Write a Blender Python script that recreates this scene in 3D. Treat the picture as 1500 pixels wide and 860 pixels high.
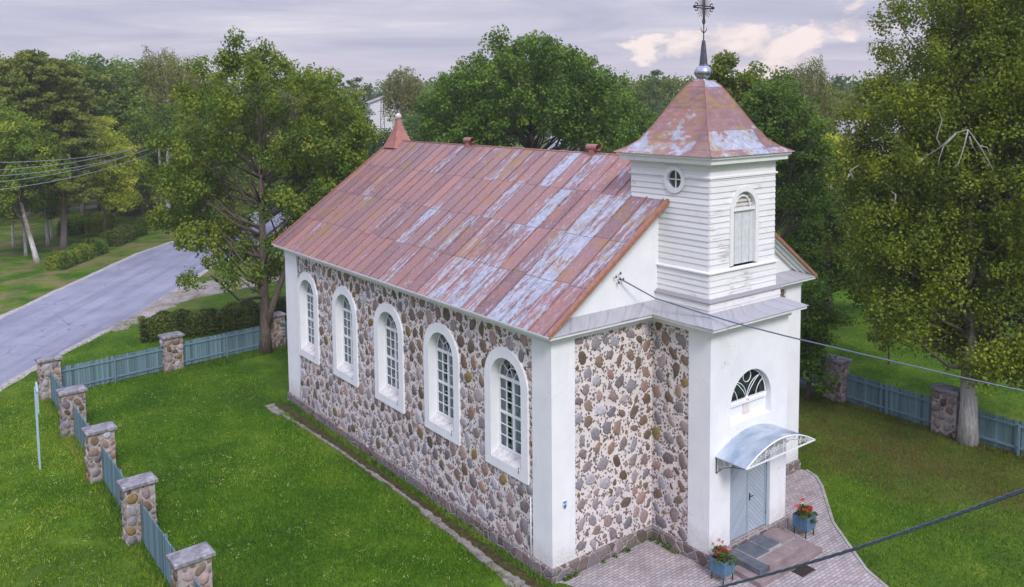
import bpy, math, random
import numpy as np
from math import sin, cos, pi, sqrt, radians
random.seed(7)
for o in list(bpy.data.objects): bpy.data.objects.remove(o)
S = bpy.context.scene
COL = S.collection

# ------------------------------------------------------------------ camera
CAM = np.array([-14.5034, -17.3246, 13.0549]); YAW, PITCH, ROLL, F, PX, PY = 0.65, -0.0815, -0.0102, 1237.19, 747.92, 246.55
FW = np.array([sin(YAW)*cos(PITCH), cos(YAW)*cos(PITCH), sin(PITCH)])
_r = np.array([cos(YAW), -sin(YAW), 0.0]); _u = np.cross(_r, FW)
RT = _r*cos(ROLL)+_u*sin(ROLL); UP = -_r*sin(ROLL)+_u*cos(ROLL)
cd = bpy.data.cameras.new('camera'); cam = bpy.data.objects.new('camera', cd); COL.objects.link(cam)
from mathutils import Matrix, Vector
m = Matrix(((RT[0], UP[0], -FW[0]), (RT[1], UP[1], -FW[1]), (RT[2], UP[2], -FW[2])))
cam.matrix_world = Matrix.Translation(Vector(CAM.tolist())) @ m.to_4x4()
cd.sensor_fit = 'HORIZONTAL'; cd.sensor_width = 36; cd.lens = 36*F/1500
cd.shift_x = (750-PX)/1500; cd.shift_y = (PY-430)/1500
cd.clip_start = .1; cd.clip_end = 5000
S.camera = cam
GZ = -0.4
def ray(u, v): return FW+RT*(u-PX)/F-UP*(v-PY)/F
def at(u, v, depth): return CAM+ray(u, v)*depth            # a point at a real distance
def gr(u, v, z=GZ):
    d = ray(u, v); return CAM+d*((z-CAM[2])/d[2])            # a point on the ground
def foot(u, depth):
    d = ray(u, 300); p = CAM+d*depth; return np.array([p[0], p[1], GZ])

# ------------------------------------------------------------------ world, sun, exposure
SUN_EL, SUN_AZ = 42, 200       # azimuth clockwise from +Y
def build_world():
    w = bpy.data.worlds.new('World'); S.world = w; w.use_nodes = True
    nt = w.node_tree; nt.nodes.clear()
    n = NB(nt)
    out = nt.nodes.new('ShaderNodeOutputWorld'); bg = nt.nodes.new('ShaderNodeBackground')
    sky = nt.nodes.new('ShaderNodeTexSky'); sky.sky_type = 'NISHITA'; sky.sun_disc = False
    sky.sun_elevation = radians(SUN_EL); sky.sun_rotation = radians(SUN_AZ)
    g = nt.nodes.new('ShaderNodeTexCoord').outputs['Generated']
    sx = nt.nodes.new('ShaderNodeSeparateXYZ'); nt.links.new(g, sx.inputs[0]); x, y, z = sx.outputs
    el = n.m('MAXIMUM', z, 0.0)
    # cloud sheet projected on a plane overhead
    k = n.m('DIVIDE', 1.0, n.m('ADD', el, 0.035))
    cv = nt.nodes.new('ShaderNodeCombineXYZ')
    nt.links.new(n.m('MULTIPLY', x, k), cv.inputs[0]); nt.links.new(n.m('MULTIPLY', y, k), cv.inputs[1])
    streak = n.noise(cv.outputs[0], .42, 6, .62, .6)
    big = n.noise(cv.outputs[0], .12, 3, .5)
    # cumulus low above the horizon (azimuth, elevation)
    az = n.m('ARCTAN2', x, y)
    c2 = nt.nodes.new('ShaderNodeCombineXYZ')
    nt.links.new(n.m('MULTIPLY', az, 1.0), c2.inputs[0]); nt.links.new(n.m('MULTIPLY', z, 1.9), c2.inputs[1])
    cum = n.noise(c2.outputs[0], 13.0, 9, .55, .25)
    def blob(a0, e0, wa, we):
        da = n.m('DIVIDE', n.m('SUBTRACT', az, a0), wa); de = n.m('DIVIDE', n.m('SUBTRACT', z, e0), we)
        return n.m('SUBTRACT', 1.0, n.m('SQRT', n.m('ADD', n.m('MULTIPLY', da, da), n.m('MULTIPLY', de, de))))
    b1 = blob(0.895, .056, .11, .045); b2 = blob(1.03, .083, .06, .03); b3 = blob(.99, .03, .16, .03)
    bb = n.m('MAXIMUM', n.m('MAXIMUM', b1, b2), n.m('MULTIPLY', b3, .7))
    cm = n.mr(n.m('ADD', n.m('MULTIPLY', bb, .22), cum), .60, .66)
    base = n.ramp(n.m('ADD', n.m('MULTIPLY', streak, .75), n.m('MULTIPLY', big, .25)),
                  [(.34, (.44, .43, .58)), (.47, (.55, .53, .67)), (.57, (.65, .62, .74)), (.68, (.84, .78, .84))])
    low = n.mix(n.mr(el, .0, .06), (.70, .635, .735), base)          # paler near the horizon
    cl = n.mix(cm, low, n.mix(n.mr(cum, .42, .62), (.62, .55, .62), (1.02, .87, .84)))
    zen = n.mix(n.mr(el, .16, .8), (1, 1, 1), (2.25, 2.35, 2.65))      # overcast sky is brightest overhead
    cl = n.mixm(cl, zen)
    grd = n.mix(n.mr(z, -.02, 0.0), (.10, .13, .07), cl)
    sc = n.mixm(grd, (10.0, 10.0, 10.0))
    fin = n.mix(.90, sky.outputs[0], sc)
    nt.links.new(fin, bg.inputs[0]); bg.inputs[1].default_value = .103
    nt.links.new(bg.outputs[0], out.inputs[0])
    w.cycles.sampling_method = 'MANUAL'; w.cycles.sample_map_resolution = 512
    L = bpy.data.lights.new('sun', 'SUN'); L.energy = 2.45; L.angle = radians(16); L.color = (1, .955, .91)
    o = bpy.data.objects.new('sun', L); COL.objects.link(o)
    a, e = radians(SUN_AZ), radians(SUN_EL)
    d = Vector((sin(a)*cos(e), cos(a)*cos(e), sin(e)))
    o.rotation_euler = d.to_track_quat('Z', 'Y').to_euler()
    S.view_settings.view_transform = 'Standard'; S.view_settings.look = 'None'
    S.view_settings.exposure = 0.0; S.view_settings.gamma = 1; S.view_settings.use_curve_mapping = False

# ------------------------------------------------------------------ node helper
class NB:
    def __init__(s, nt): s.nt = nt
    def put(s, sock, v):
        if isinstance(v, (int, float)):
            try: sock.default_value = v
            except TypeError: sock.default_value = (v, v, v, 1)
        elif isinstance(v, tuple):
            sock.default_value = v if len(v) == len(sock.default_value) else (*v, 1)
        else: s.nt.links.new(v, sock)
    def m(s, op, a, b=0.0, c=None):
        n = s.nt.nodes.new('ShaderNodeMath'); n.operation = op; s.put(n.inputs[0], a); s.put(n.inputs[1], b)
        if c is not None: s.put(n.inputs[2], c)
        return n.outputs[0]
    def mr(s, v, a, b, c=0.0, d=1.0):
        n = s.nt.nodes.new('ShaderNodeMapRange'); s.put(n.inputs[0], v)
        for i, q in enumerate((a, b, c, d)): s.put(n.inputs[i+1], q)
        return n.outputs[0]
    def mix(s, f, a, b, bt='MIX'):
        n = s.nt.nodes.new('ShaderNodeMix'); n.data_type = 'RGBA'; n.blend_type = bt
        s.put(n.inputs[0], f); s.put(n.inputs[6], a); s.put(n.inputs[7], b); return n.outputs[2]
    def mixm(s, a, b): return s.mix(1.0, a, b, 'MULTIPLY')
    def noise(s, vec, sc, det=4, rough=.5, dist=0.0):
        n = s.nt.nodes.new('ShaderNodeTexNoise'); s.nt.links.new(vec, n.inputs['Vector'])
        n.inputs['Scale'].default_value = sc; n.inputs['Detail'].default_value = det
        n.inputs['Roughness'].default_value = rough; n.inputs['Distortion'].default_value = dist; return n.outputs[0]
    def vor(s, vec, sc, feat='F1', out='Distance', rnd=1.0):
        n = s.nt.nodes.new('ShaderNodeTexVoronoi'); n.feature = feat; s.nt.links.new(vec, n.inputs['Vector'])
        n.inputs['Scale'].default_value = sc; n.inputs['Randomness'].default_value = rnd; return n.outputs[out]
    def ramp(s, f, st):
        n = s.nt.nodes.new('ShaderNodeValToRGB'); s.put(n.inputs[0], f); e = n.color_ramp.elements
        while len(e) < len(st): e.new(.5)
        for q, (p, c) in zip(e, st): q.position = p; q.color = (*c, 1)
        return n.outputs[0]
    def scale(s, vec, v):
        n = s.nt.nodes.new('ShaderNodeVectorMath'); n.operation = 'MULTIPLY'; s.nt.links.new(vec, n.inputs[0]); n.inputs[1].default_value = v
        return n.outputs[0]
    def sep(s, vec):
        n = s.nt.nodes.new('ShaderNodeSeparateXYZ'); s.nt.links.new(vec, n.inputs[0]); return n.outputs
    def comb(s, x, y, z=0.0):
        n = s.nt.nodes.new('ShaderNodeCombineXYZ')
        for i, q in enumerate((x, y, z)): s.put(n.inputs[i], q)
        return n.outputs[0]
    def obj(s): return s.nt.nodes.new('ShaderNodeTexCoord').outputs['Object']
    def uv(s): return s.nt.nodes.new('ShaderNodeTexCoord').outputs['UV']
    def attr(s, name='col'):
        n = s.nt.nodes.new('ShaderNodeAttribute'); n.attribute_name = name; return n.outputs['Color']
    def rnd(s): return s.nt.nodes.new('ShaderNodeObjectInfo').outputs['Random']
    def bump(s, h, st=.3, d=.02):
        n = s.nt.nodes.new('ShaderNodeBump'); n.inputs['Strength'].default_value = st; n.inputs['Distance'].default_value = d
        s.nt.links.new(h, n.inputs['Height']); return n.outputs[0]
MT = {}
def mat(name, fn, rough=.8, metal=0.0, spec=.3):
    mm = bpy.data.materials.new(name); mm.use_nodes = True; nt = mm.node_tree; n = NB(nt)
    p = nt.nodes['Principled BSDF']; p.inputs['Roughness'].default_value = rough; p.inputs['Metallic'].default_value = metal
    p.inputs['Specular IOR Level'].default_value = spec
    r = fn(n, p); c = r
    if isinstance(r, tuple) and len(r) == 2 and not isinstance(r[0], (int, float)): c, h = r; nt.links.new(h, p.inputs['Normal'])
    n.put(p.inputs['Base Color'], c); MT[name] = mm; return mm
def flat(name, c, rough=.7, metal=0.0, var=.12, sc=6.0, spec=.3):
    def f(n, p):
        v = n.noise(n.obj(), sc, 5, .6)
        return n.mix(n.mr(v, .3, .7), tuple(q*(1-var) for q in c), tuple(min(1, q*(1+var)) for q in c)), n.bump(v, .15, .01)
    return mat(name, f, rough, metal, spec)
build_world()

# --- plaster and mortar
def f_plaster(n, p):
    o = n.obj(); a = n.noise(o, 1.1, 5, .6); b = n.noise(o, 22, 3, .6)
    st = n.noise(n.scale(o, (3.5, 3.5, .35)), 1.4, 4, .65)
    c = n.mix(n.mr(a, .35, .7), (.74, .755, .79), (.82, .83, .85))
    c = n.mix(n.m('MULTIPLY', n.mr(st, .58, .78), .35), c, (.60, .60, .61))
    z = n.sep(o)[2]
    dirt = n.m('MULTIPLY', n.mr(n.m('ADD', z, n.m('MULTIPLY', n.noise(o, 3, 4), -.8)), .35, -.5), n.mr(b, .3, .6))
    c = n.mix(n.m('MULTIPLY', dirt, .75), c, (.40, .37, .33))
    e = n.nt.nodes.new('ShaderNodeTexVoronoi'); e.feature = 'DISTANCE_TO_EDGE'; e.inputs['Scale'].default_value = 1.1
    dv = n.nt.nodes.new('ShaderNodeVectorMath'); dv.operation = 'ADD'; nz = n.nt.nodes.new('ShaderNodeTexNoise'); nz.inputs['Scale'].default_value = 2.5; n.nt.links.new(o, nz.inputs[0]); n.nt.links.new(o, dv.inputs[0]); n.nt.links.new(n.scale(nz.outputs['Color'], (.5, .5, .5)), dv.inputs[1]); n.nt.links.new(dv.outputs[0], e.inputs[0])
    ck = n.m('MULTIPLY', n.mr(e.outputs[0], .006, .001), n.mr(n.noise(o, .7, 3), .50, .62))
    c = n.mix(n.m('MULTIPLY', ck, .5), c, (.33, .31, .30))
    return c, n.bump(b, .3, .012)
mat('plaster', f_plaster, .85)
def f_mortar(n, p):
    o = n.obj(); a = n.noise(o, 2.2, 5, .6)
    c = n.mix(n.mr(a, .3, .7), (.61, .545, .525), (.76, .705, .69))
    v = n.vor(o, 11.0); w = n.noise(o, 5, 3, .6)
    chip = n.m('MULTIPLY', n.m('LESS_THAN', v, n.mr(w, .34, .56, .22, .46)), 1.0)
    cc = n.vor(o, 11.0, 'F1', 'Color')
    cz = n.mix(n.m('MULTIPLY', n.sep(cc)[0], .8), (.06, .045, .045), (.20, .15, .14))
    z = n.sep(o)[2]
    c = n.mix(n.m('MULTIPLY', n.mr(n.noise(o, .6, 4, .6), .5, .75), .5), c, (.52, .50, .53))
    return n.mix(n.m('MULTIPLY', chip, .9), c, cz), n.bump(n.m('SUBTRACT', a, n.m('MULTIPLY', chip, .3)), .5, .02)
mat('mortar', f_mortar, .9)
def f_stone(n, p):
    o = n.obj(); c = n.attr(); a = n.noise(o, 14, 6, .7); b = n.noise(o, 3.5, 4, .6)
    c = n.mixm(c, n.ramp(a, [(.3, (.60, .60, .62)), (.55, (1, 1, 1)), (.75, (1.35, 1.3, 1.25))]))
    return n.mix(n.m('MULTIPLY', n.mr(b, .55, .7), .3), c, (.30, .28, .30)), n.bump(a, .4, .02)
mat('fieldstone', f_stone, .8)
flat('pillar_mortar', (.36, .32, .295), .95, 0, .4, 5)
def f_plinth(n, p):
    o = n.obj(); v = n.vor(o, 3.2); cc = n.vor(o, 3.2, 'F1', 'Color'); e = n.vor(o, 3.2, 'DISTANCE_TO_EDGE')
    c = n.ramp(n.sep(cc)[0], [(.1, (.12, .095, .09)), (.4, (.21, .165, .155)), (.7, (.19, .18, .20)), (.95, (.30, .22, .19))])
    mo = n.mix(n.noise(o, 9, 3), (.30, .27, .26), (.50, .46, .45))
    h = n.mr(e, 0, .09)
    c = n.mix(n.mr(e, .03, .06), mo, c)
    c = n.mixm(c, n.ramp(n.noise(o, 20, 5, .7), [(.3, (.55, .55, .55)), (.6, (1.1, 1.1, 1.1))]))
    g = n.m('MULTIPLY', n.mr(n.noise(o, 1.7, 4), .5, .65), n.mr(n.sep(o)[2], 0, -.35))
    return n.mix(n.m('MULTIPLY', g, .6), c, (.10, .11, .04)), n.bump(h, .7, .05)
mat('plinth_stone', f_plinth, .9)
def f_cap(n, p):
    o = n.obj(); a = n.noise(o, 3.0, 6, .72, .5)
    c = n.ramp(a, [(.32, (.08, .08, .088)), (.46, (.17, .17, .185)), (.58, (.26, .26, .28)), (.74, (.44, .43, .46))])
    return c, n.bump(n.noise(o, 25, 4, .6), .5, .02)
mat('concrete', f_cap, .9)
# --- painted sheet roof; UV in metres (u along the eave, v up the slope)
def roof_fn(peel, gray, moss, sl=1.92):
    def f(n, p):
        uv = n.uv(); o = n.obj(); u, v, _ = n.sep(uv)
        pu = n.m('FLOOR', n.m('DIVIDE', u, .66))
        jit = n.nt.nodes.new('ShaderNodeTexWhiteNoise'); jit.noise_dimensions = '1D'; n.put(jit.inputs['W'], pu)
        vo = n.m('ADD', v, n.m('MULTIPLY', jit.outputs[0], .10))
        pv = n.m('FLOOR', n.m('DIVIDE', vo, sl)); fr = n.m('FRACT', n.m('DIVIDE', vo, sl))
        fu = n.m('FRACT', n.m('DIVIDE', u, .66))
        wn = n.nt.nodes.new('ShaderNodeTexWhiteNoise'); n.nt.links.new(n.comb(pu, pv), wn.inputs['Vector'])
        r1, r2, r3 = n.sep(wn.outputs['Color'])
        red = n.ramp(r1, [(0, (.175, .090, .088)), (.35, (.235, .120, .110)), (.7, (.285, .142, .122)), (1, (.345, .160, .118))])
        st = n.noise(n.scale(uv, (4.4, .62, 1)), 1.5, 7, .70, .25)
        fine = n.noise(n.scale(uv, (9, 3.2, 1)), 2.2, 5, .7)
        cl = n.noise(n.scale(uv, (1, .5, 1)), .42, 3, .55)
        red = n.mixm(red, n.ramp(st, [(.3, (.70, .72, .76)), (.5, (1, 1, 1)), (.7, (1.14, 1.1, 1.08))]))
        red = n.mix(n.m('MULTIPLY', n.mr(fine, .46, .64), .42), red, (.42, .32, .37))     # chalked paint
        rs = n.noise(n.scale(uv, (2.5, .8, 1)), .9, 5, .7); red = n.mix(n.m('MULTIPLY', n.mr(rs, .52, .64), .55), red, (.40, .175, .085))
        lowv = n.mr(n.noise(n.scale(uv, (1, .7, 1)), .35, 4, .6), .42, .6); red = n.mix(n.m('MULTIPLY', lowv, .35), red, (.20, .145, .165))
        bias = n.m('ADD', n.m('ADD', n.m('MULTIPLY', n.m('SUBTRACT', r2, .5), .19), n.m('MULTIPLY', n.m('SUBTRACT', jit.outputs[0], .5), .16)), n.m('MULTIPLY', n.m('SUBTRACT', cl, .5), .45))
        bias = n.m('ADD', bias, n.m('MULTIPLY', n.m('SUBTRACT', fine, .5), .30))
        if peel[1]:                                            # more bare metal towards the tower end
            bias = n.m('ADD', bias, n.m('MULTIPLY', n.mr(u, 9, -.4), peel[1]))
        pm_ = n.mr(n.m('ADD', st, bias), peel[0], peel[0]+.022)
        met = n.ramp(n.noise(o, 7, 5, .6), [(.3, (.23, .265, .33)), (.5, (.34, .38, .46)), (.7, (.48, .525, .60))])
        c = n.mix(n.m('MULTIPLY', pm_, .88), red, met)
        c = n.mix(gray, c, n.mix(st, (.22, .23, .26), (.50, .50, .53)))
        mo = n.m('ADD', n.noise(o, 1.3, 6, .7), n.m('MULTIPLY', n.noise(o, .28, 2), .35))
        mo = n.m('MULTIPLY', n.mr(mo, moss, moss+.05), n.mr(fine, .4, .6))
        c = n.mix(n.m('MULTIPLY', mo, .85), c, (.29, .19, .035))
        seam = n.m('ADD', n.m('LESS_THAN', fr, .014), n.m('MULTIPLY', n.m('LESS_THAN', n.m('ABSOLUTE', n.m('SUBTRACT', fu, .5)), -1.0), 1))
        edge = n.m('MULTIPLY', n.mr(n.m('MINIMUM', fu, n.m('SUBTRACT', 1.0, fu)), .085, .0), n.mr(fine, .35, .6))
        c = n.mix(n.m('MULTIPLY', edge, .4), c, (.10, .06, .06))
        c = n.mix(n.m('MULTIPLY', seam, .7), c, (.06, .04, .04))
        n.put(p.inputs['Roughness'], n.mix(pm_, .62, .42)) if False else None
        return c, n.bump(n.m('ADD', n.m('MULTIPLY', pm_, -.3), n.m('ADD', n.noise(n.scale(uv, (1, .6, 1)), 2.0, 2), n.m('MULTIPLY', seam, -1.0))), .25, .02)
    return f
mat('roof_paint', roof_fn((.625, .15), 0.0, .75), .5, 0.0, .5)
mat('tower_roof_paint', roof_fn((.60, 0), 0.0, .68, .74), .5, 0.0, .5)
mat('grey_sheet', roof_fn((.45, 0), .97, 1.3), .5, 0.0, .5)
flat('rust_trim', (.31, .145, .095), .6, 0, .25, 9)
flat('spire_red', (.34, .155, .135), .6, 0, .2, 5)
def f_wood(wear):
    def f(n, p):
        o = n.obj(); x, y, z = n.sep(o)
        bd = n.m('FLOOR', n.m('DIVIDE', z, .172))
        wn = n.nt.nodes.new('ShaderNodeTexWhiteNoise'); wn.noise_dimensions = '1D'; n.put(wn.inputs['W'], bd)
        st = n.noise(n.scale(o, (1.3, 1.3, 14)), 1.8, 6, .7, .2)
        lg = n.noise(o, 1.2, 3)
        c = n.mix(wn.outputs[0], (.70, .70, .71), (.79, .79, .80))
        e = n.m('ADD', n.m('ADD', st, n.m('MULTIPLY', n.m('SUBTRACT', lg, .5), .6)), wear)
        c = n.mix(n.m('MULTIPLY', n.mr(e, .60, .74), .8), c, (.38, .365, .36))
        return n.mix(n.m('MULTIPLY', n.mr(n.noise(o, 2.5, 4), .6, .8), .25), c, (.5, .49, .36)), n.bump(st, .3, .01)
    return f
mat('white_boards', f_wood(-.015), .7)
mat('white_boards_worn', f_wood(.05), .7)
flat('white_paint', (.75, .755, .77), .6, 0, .06, 5)
flat('window_white', (.80, .81, .82), .5, 0, .04, 5)
def f_sill(n, p):
    o = n.obj(); a = n.noise(o, 4, 5, .65)
    return n.ramp(a, [(.3, (.36, .35, .34)), (.5, (.56, .55, .54)), (.7, (.72, .71, .70))]), n.bump(a, .2, .01)
mat('sill', f_sill, .8)
flat('shutter_paint', (.58, .61, .62), .7, 0, .12, 7)
flat('curtain', (.66, .74, .78), .9, 0, .3, 3)
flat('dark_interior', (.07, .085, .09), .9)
flat('steel_dark', (.12, .12, .14), .4, .9, .25, 8)
flat('steel_bright', (.42, .44, .50), .25, .95, .3, 9)
flat('iron_brown', (.065, .048, .042), .6, .4, .25, 12)
flat('pipe_white', (.62, .63, .66), .6)
flat('rubber', (.05, .05, .055), .6)
flat('cable', (.12, .15, .20), .45, .3, .3, 30)
flat('cable_light', (.42, .45, .48), .45, .3, .3, 30)
def f_canopy(n, p):
    o = n.obj(); a = n.noise(n.scale(o, (.8, 1.6, 1)), 1.3, 4, .6, .4)
    return n.ramp(a, [(.35, (.26, .34, .44)), (.5, (.37, .45, .54)), (.65, (.52, .58, .64))])
mat('canopy_sheet', f_canopy, .32, .25, .5)
def f_glass(nm, tint, tr):
    mm = bpy.data.materials.new(nm); mm.use_nodes = True; nt = mm.node_tree; nt.nodes.clear(); n = NB(nt)
    out = nt.nodes.new('ShaderNodeOutputMaterial'); g = nt.nodes.new('ShaderNodeBsdfGlossy'); g.inputs['Roughness'].default_value = .03
    g.inputs['Color'].default_value = (*tint, 1)
    t = nt.nodes.new('ShaderNodeBsdfTransparent'); t.inputs['Color'].default_value = (.80, .88, .88, 1)
    fr = nt.nodes.new('ShaderNodeLayerWeight'); fr.inputs[0].default_value = .25
    mx = nt.nodes.new('ShaderNodeMixShader'); n.put(mx.inputs[0], n.m('ADD', n.m('MULTIPLY', fr.outputs['Fresnel'], .9), tr))
    nt.links.new(t.outputs[0], mx.inputs[1]); nt.links.new(g.outputs[0], mx.inputs[2]); nt.links.new(mx.outputs[0], out.inputs[0]); MT[nm] = mm
f_glass('glass', (.70, .82, .92), .07)
def f_door(n, p):
    o = n.obj(); x, y, z = n.sep(o)
    xl = n.m('SUBTRACT', x, 5.8); s = n.m('SIGN', xl)
    d = n.m('ADD', n.m('MULTIPLY', z, .72), n.m('MULTIPLY', n.m('ABSOLUTE', xl), .72))
    fr = n.m('FRACT', n.m('DIVIDE', d, .105)); wn = n.nt.nodes.new('ShaderNodeTexWhiteNoise'); n.nt.links.new(n.comb(n.m('FLOOR', n.m('DIVIDE', d, .105)), s), wn.inputs['Vector'])
    c = n.mix(wn.outputs[0], (.33, .39, .46), (.40, .455, .53))
    c = n.mix(n.m('MULTIPLY', n.mr(n.noise(o, 5, 5, .7), .5, .7), .3), c, (.48, .54, .60))
    g = n.m('LESS_THAN', fr, .12)
    return n.mix(n.m('MULTIPLY', g, .65), c, (.09, .12, .17)), n.bump(n.m('SUBTRACT', 1.0, g), .5, .01)
mat('door_boards', f_door, .55)
flat('door_paint', (.32, .39, .465), .5, 0, .1, 4)
def f_picket(base):
    def f(n, p):
        o = n.obj(); x, y, z = n.sep(o); k = n.m('FLOOR', n.m('DIVIDE', x, .118))
        wn = n.nt.nodes.new('ShaderNodeTexWhiteNoise'); wn.noise_dimensions = '1D'; n.put(wn.inputs['W'], k)
        c = n.mix(wn.outputs[0], tuple(q*.6 for q in base), tuple(q*1.35 for q in base))
        a = n.noise(n.scale(o, (6, 6, .8)), 3, 5, .7)
        return n.mix(n.m('MULTIPLY', n.mr(a, .5, .7), .45), c, (.24, .27, .26))
    return f
mat('picket_paint', f_picket((.125, .215, .265)), .8)
flat('rail_paint', (.15, .24, .29), .75, 0, .2, 8)
flat('planter_blue', (.085, .165, .25), .6, 0, .15, 8)
# --- vegetation
def leafmat(name, tr=.3, rough=.55, jit=.3):
    mm = bpy.data.materials.new(name); mm.use_nodes = True; nt = mm.node_tree; n = NB(nt)
    p = nt.nodes['Principled BSDF']; p.inputs['Roughness'].default_value = rough; p.inputs['Specular IOR Level'].default_value = .35
    c = n.attr(); r = n.rnd()
    c = n.mixm(c, n.mix(r, (1-jit*.5, 1-jit*.55, 1-jit*.3), (1+jit*.55, 1+jit*.4, 1+jit*.2)))
    nt.links.new(c, p.inputs['Base Color'])
    t = nt.nodes.new('ShaderNodeBsdfTranslucent'); nt.links.new(n.mixm(c, (1.5, 1.45, .6)), t.inputs[0])
    mx = nt.nodes.new('ShaderNodeMixShader'); mx.inputs[0].default_value = tr
    nt.links.new(p.outputs[0], mx.inputs[1]); nt.links.new(t.outputs[0], mx.inputs[2])
    nt.links.new(mx.outputs[0], nt.nodes['Material Output'].inputs[0]); MT[name] = mm; return mm
leafmat('leaves'); leafmat('grass_blades', .25, .6, 0)
def f_bark(a, b, sc=3):
    def f(n, p):
        o = n.obj(); v = n.noise(n.scale(o, (5, 5, .9)), sc, 6, .72)
        return n.ramp(v, [(.33, a), (.52, tuple((x+y)/2 for x, y in zip(a, b))), (.68, b)]), n.bump(v, .9, .05)
    return f
mat('bark', f_bark((.055, .042, .032), (.22, .18, .145)), .95)
def f_gbark(n, p):
    o = n.obj(); v = n.noise(n.scale(o, (5, 5, .9)), 2.0, 6, .72); z = n.sep(o)[2]
    a = n.mix(n.mr(v, .35, .65), (.10, .085, .07), (.36, .33, .31)); w = n.mix(n.mr(v, .35, .6), (.30, .285, .27), (.62, .61, .60))
    return n.mix(n.mr(n.m('ADD', z, n.m('MULTIPLY', v, 1.6)), 3.4, 2.6), a, w), n.bump(v, .9, .05)
mat('bark_grey', f_gbark, .95)
mat('dead_wood', f_bark((.20, .185, .175), (.38, .37, .36), 2.2), .95)
def f_pbark(n, p):
    o = n.obj(); v = n.noise(n.scale(o, (5, 5, .9)), 3, 6, .72); z = n.sep(o)[2]
    a = n.mix(v, (.16, .09, .06), (.42, .22, .13)); b = n.mix(v, (.09, .075, .07), (.25, .21, .20))
    return n.mix(n.mr(n.m('ADD', z, n.m('MULTIPLY', v, 3.0)), 4.0, 7.5), b, a), n.bump(v, .9, .05)
mat('bark_pine', f_pbark, .95)
mat('bark_birch', lambda n, p: n.ramp(n.noise(n.scale(n.obj(), (1, 1, 7)), 1.6, 4, .7), [(.36, (.05, .045, .04)), (.42, (.45, .43, .41)), (.6, (.66, .64, .61))]), .8)
def f_ground(n, p):
    o = n.obj(); x, y, z = n.sep(o)
    a = n.noise(o, .55, 6, .62); b = n.noise(o, 6, 5, .7); c0 = n.noise(o, .045, 3, .5); fine = n.noise(o, 34, 3, .7)
    c = n.ramp(a, [(.30, (.024, .070, .003)), (.46, (.045, .115, .005)), (.60, (.085, .165, .010)), (.76, (.16, .20, .030))])
    c = n.mixm(c, n.ramp(b, [(.3, (.62, .66, .60)), (.5, (1, 1, 1)), (.72, (1.45, 1.32, 1.25))]))
    c = n.mixm(c, n.ramp(fine, [(.3, (.6, .6, .6)), (.6, (1.15, 1.15, 1.1))]))
    c = n.mix(n.m('MULTIPLY', n.mr(c0, .45, .62), .35), c, (.13, .16, .035))
    # trodden, drier turf: below the fence trees on the right, verge along the road, beyond the park
    dry = n.m('MULTIPLY', n.mr(n.m('ADD', n.m('MULTIPLY', n.m('ABSOLUTE', n.m('SUBTRACT', x, 15.5)), -.28), n.m('MULTIPLY', n.m('ABSOLUTE', n.m('SUBTRACT', y, -.5)), -.10)), -1.5, -.1), n.mr(n.noise(o, .8, 5, .65), .30, .55))
    c = n.mix(n.m('MULTIPLY', dry, .85), c, n.mix(b, (.060, .052, .014), (.15, .12, .040)))
    dr2 = n.m('MULTIPLY', n.mr(y, 36, 48), n.mr(n.noise(o, .35, 5, .65), .44, .62))
    c = n.mix(n.m('MULTIPLY', dr2, .8), c, n.mix(b, (.16, .13, .060), (.24, .20, .10)))
    return c, n.bump(n.m('ADD', b, fine), .5, .06)
mat('turf', f_ground, .95, 0, .1)
def f_asphalt(n, p):
    o = n.obj(); a = n.noise(o, .3, 5, .6); b = n.noise(o, 30, 4, .7)
    st = n.noise(n.scale(o, (1.7, .35, 1)), .9, 4, .6)
    c = n.ramp(a, [(.35, (.20, .215, .275)), (.65, (.265, .28, .345))])
    c = n.mixm(c, n.ramp(b, [(.3, (.75, .75, .75)), (.65, (1.2, 1.2, 1.2))]))
    x, y, z = n.sep(o); q = n.m('SUBTRACT', n.m('MULTIPLY', x, .82), n.m('MULTIPLY', y, .57))          # across the road
    along = n.m('ADD', n.m('MULTIPLY', x, .57), n.m('MULTIPLY', y, .82))
    lane = n.noise(n.comb(n.m('MULTIPLY', q, 1.1), n.m('MULTIPLY', along, .05)), 1.0, 5, .65)
    c = n.mixm(c, n.ramp(lane, [(.35, (.80, .80, .80)), (.5, (1, 1, 1)), (.65, (1.13, 1.12, 1.1))]))
    nz = n.nt.nodes.new('ShaderNodeTexNoise'); nz.inputs['Scale'].default_value = 1.2; n.nt.links.new(o, nz.inputs[0])
    dv = n.nt.nodes.new('ShaderNodeVectorMath'); dv.operation = 'ADD'; n.nt.links.new(o, dv.inputs[0]); n.nt.links.new(nz.outputs['Color'], dv.inputs[1])
    ck = n.m('MULTIPLY', n.mr(n.vor(dv.outputs[0], .35, 'DISTANCE_TO_EDGE'), .012, .004), n.mr(n.noise(o, .25, 3), .45, .55))
    c = n.mix(n.m('MULTIPLY', ck, .6), c, (.07, .07, .08))
    return n.mix(n.m('MULTIPLY', n.mr(st, .55, .7), .3), c, (.26, .26, .29)), n.bump(b, .3, .01)
mat('asphalt', f_asphalt, .9)
def f_dirt(n, p):
    o = n.obj(); a = n.noise(o, .9, 6, .65); b = n.noise(o, 12, 5, .7)
    c = n.ramp(a, [(.3, (.19, .165, .13)), (.5, (.30, .27, .24)), (.7, (.40, .37, .34))])
    c = n.mixm(c, n.ramp(b, [(.3, (.7, .7, .7)), (.65, (1.15, 1.15, 1.15))]))
    g = n.mr(n.noise(o, 1.6, 6, .7), .53, .60)
    return n.mix(n.m('MULTIPLY', g, .7), c, (.085, .11, .03)), n.bump(b, .4, .02)
mat('dirt', f_dirt, .95)
flat('gravel', (.36, .34, .32), .95, 0, .3, 3)
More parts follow.
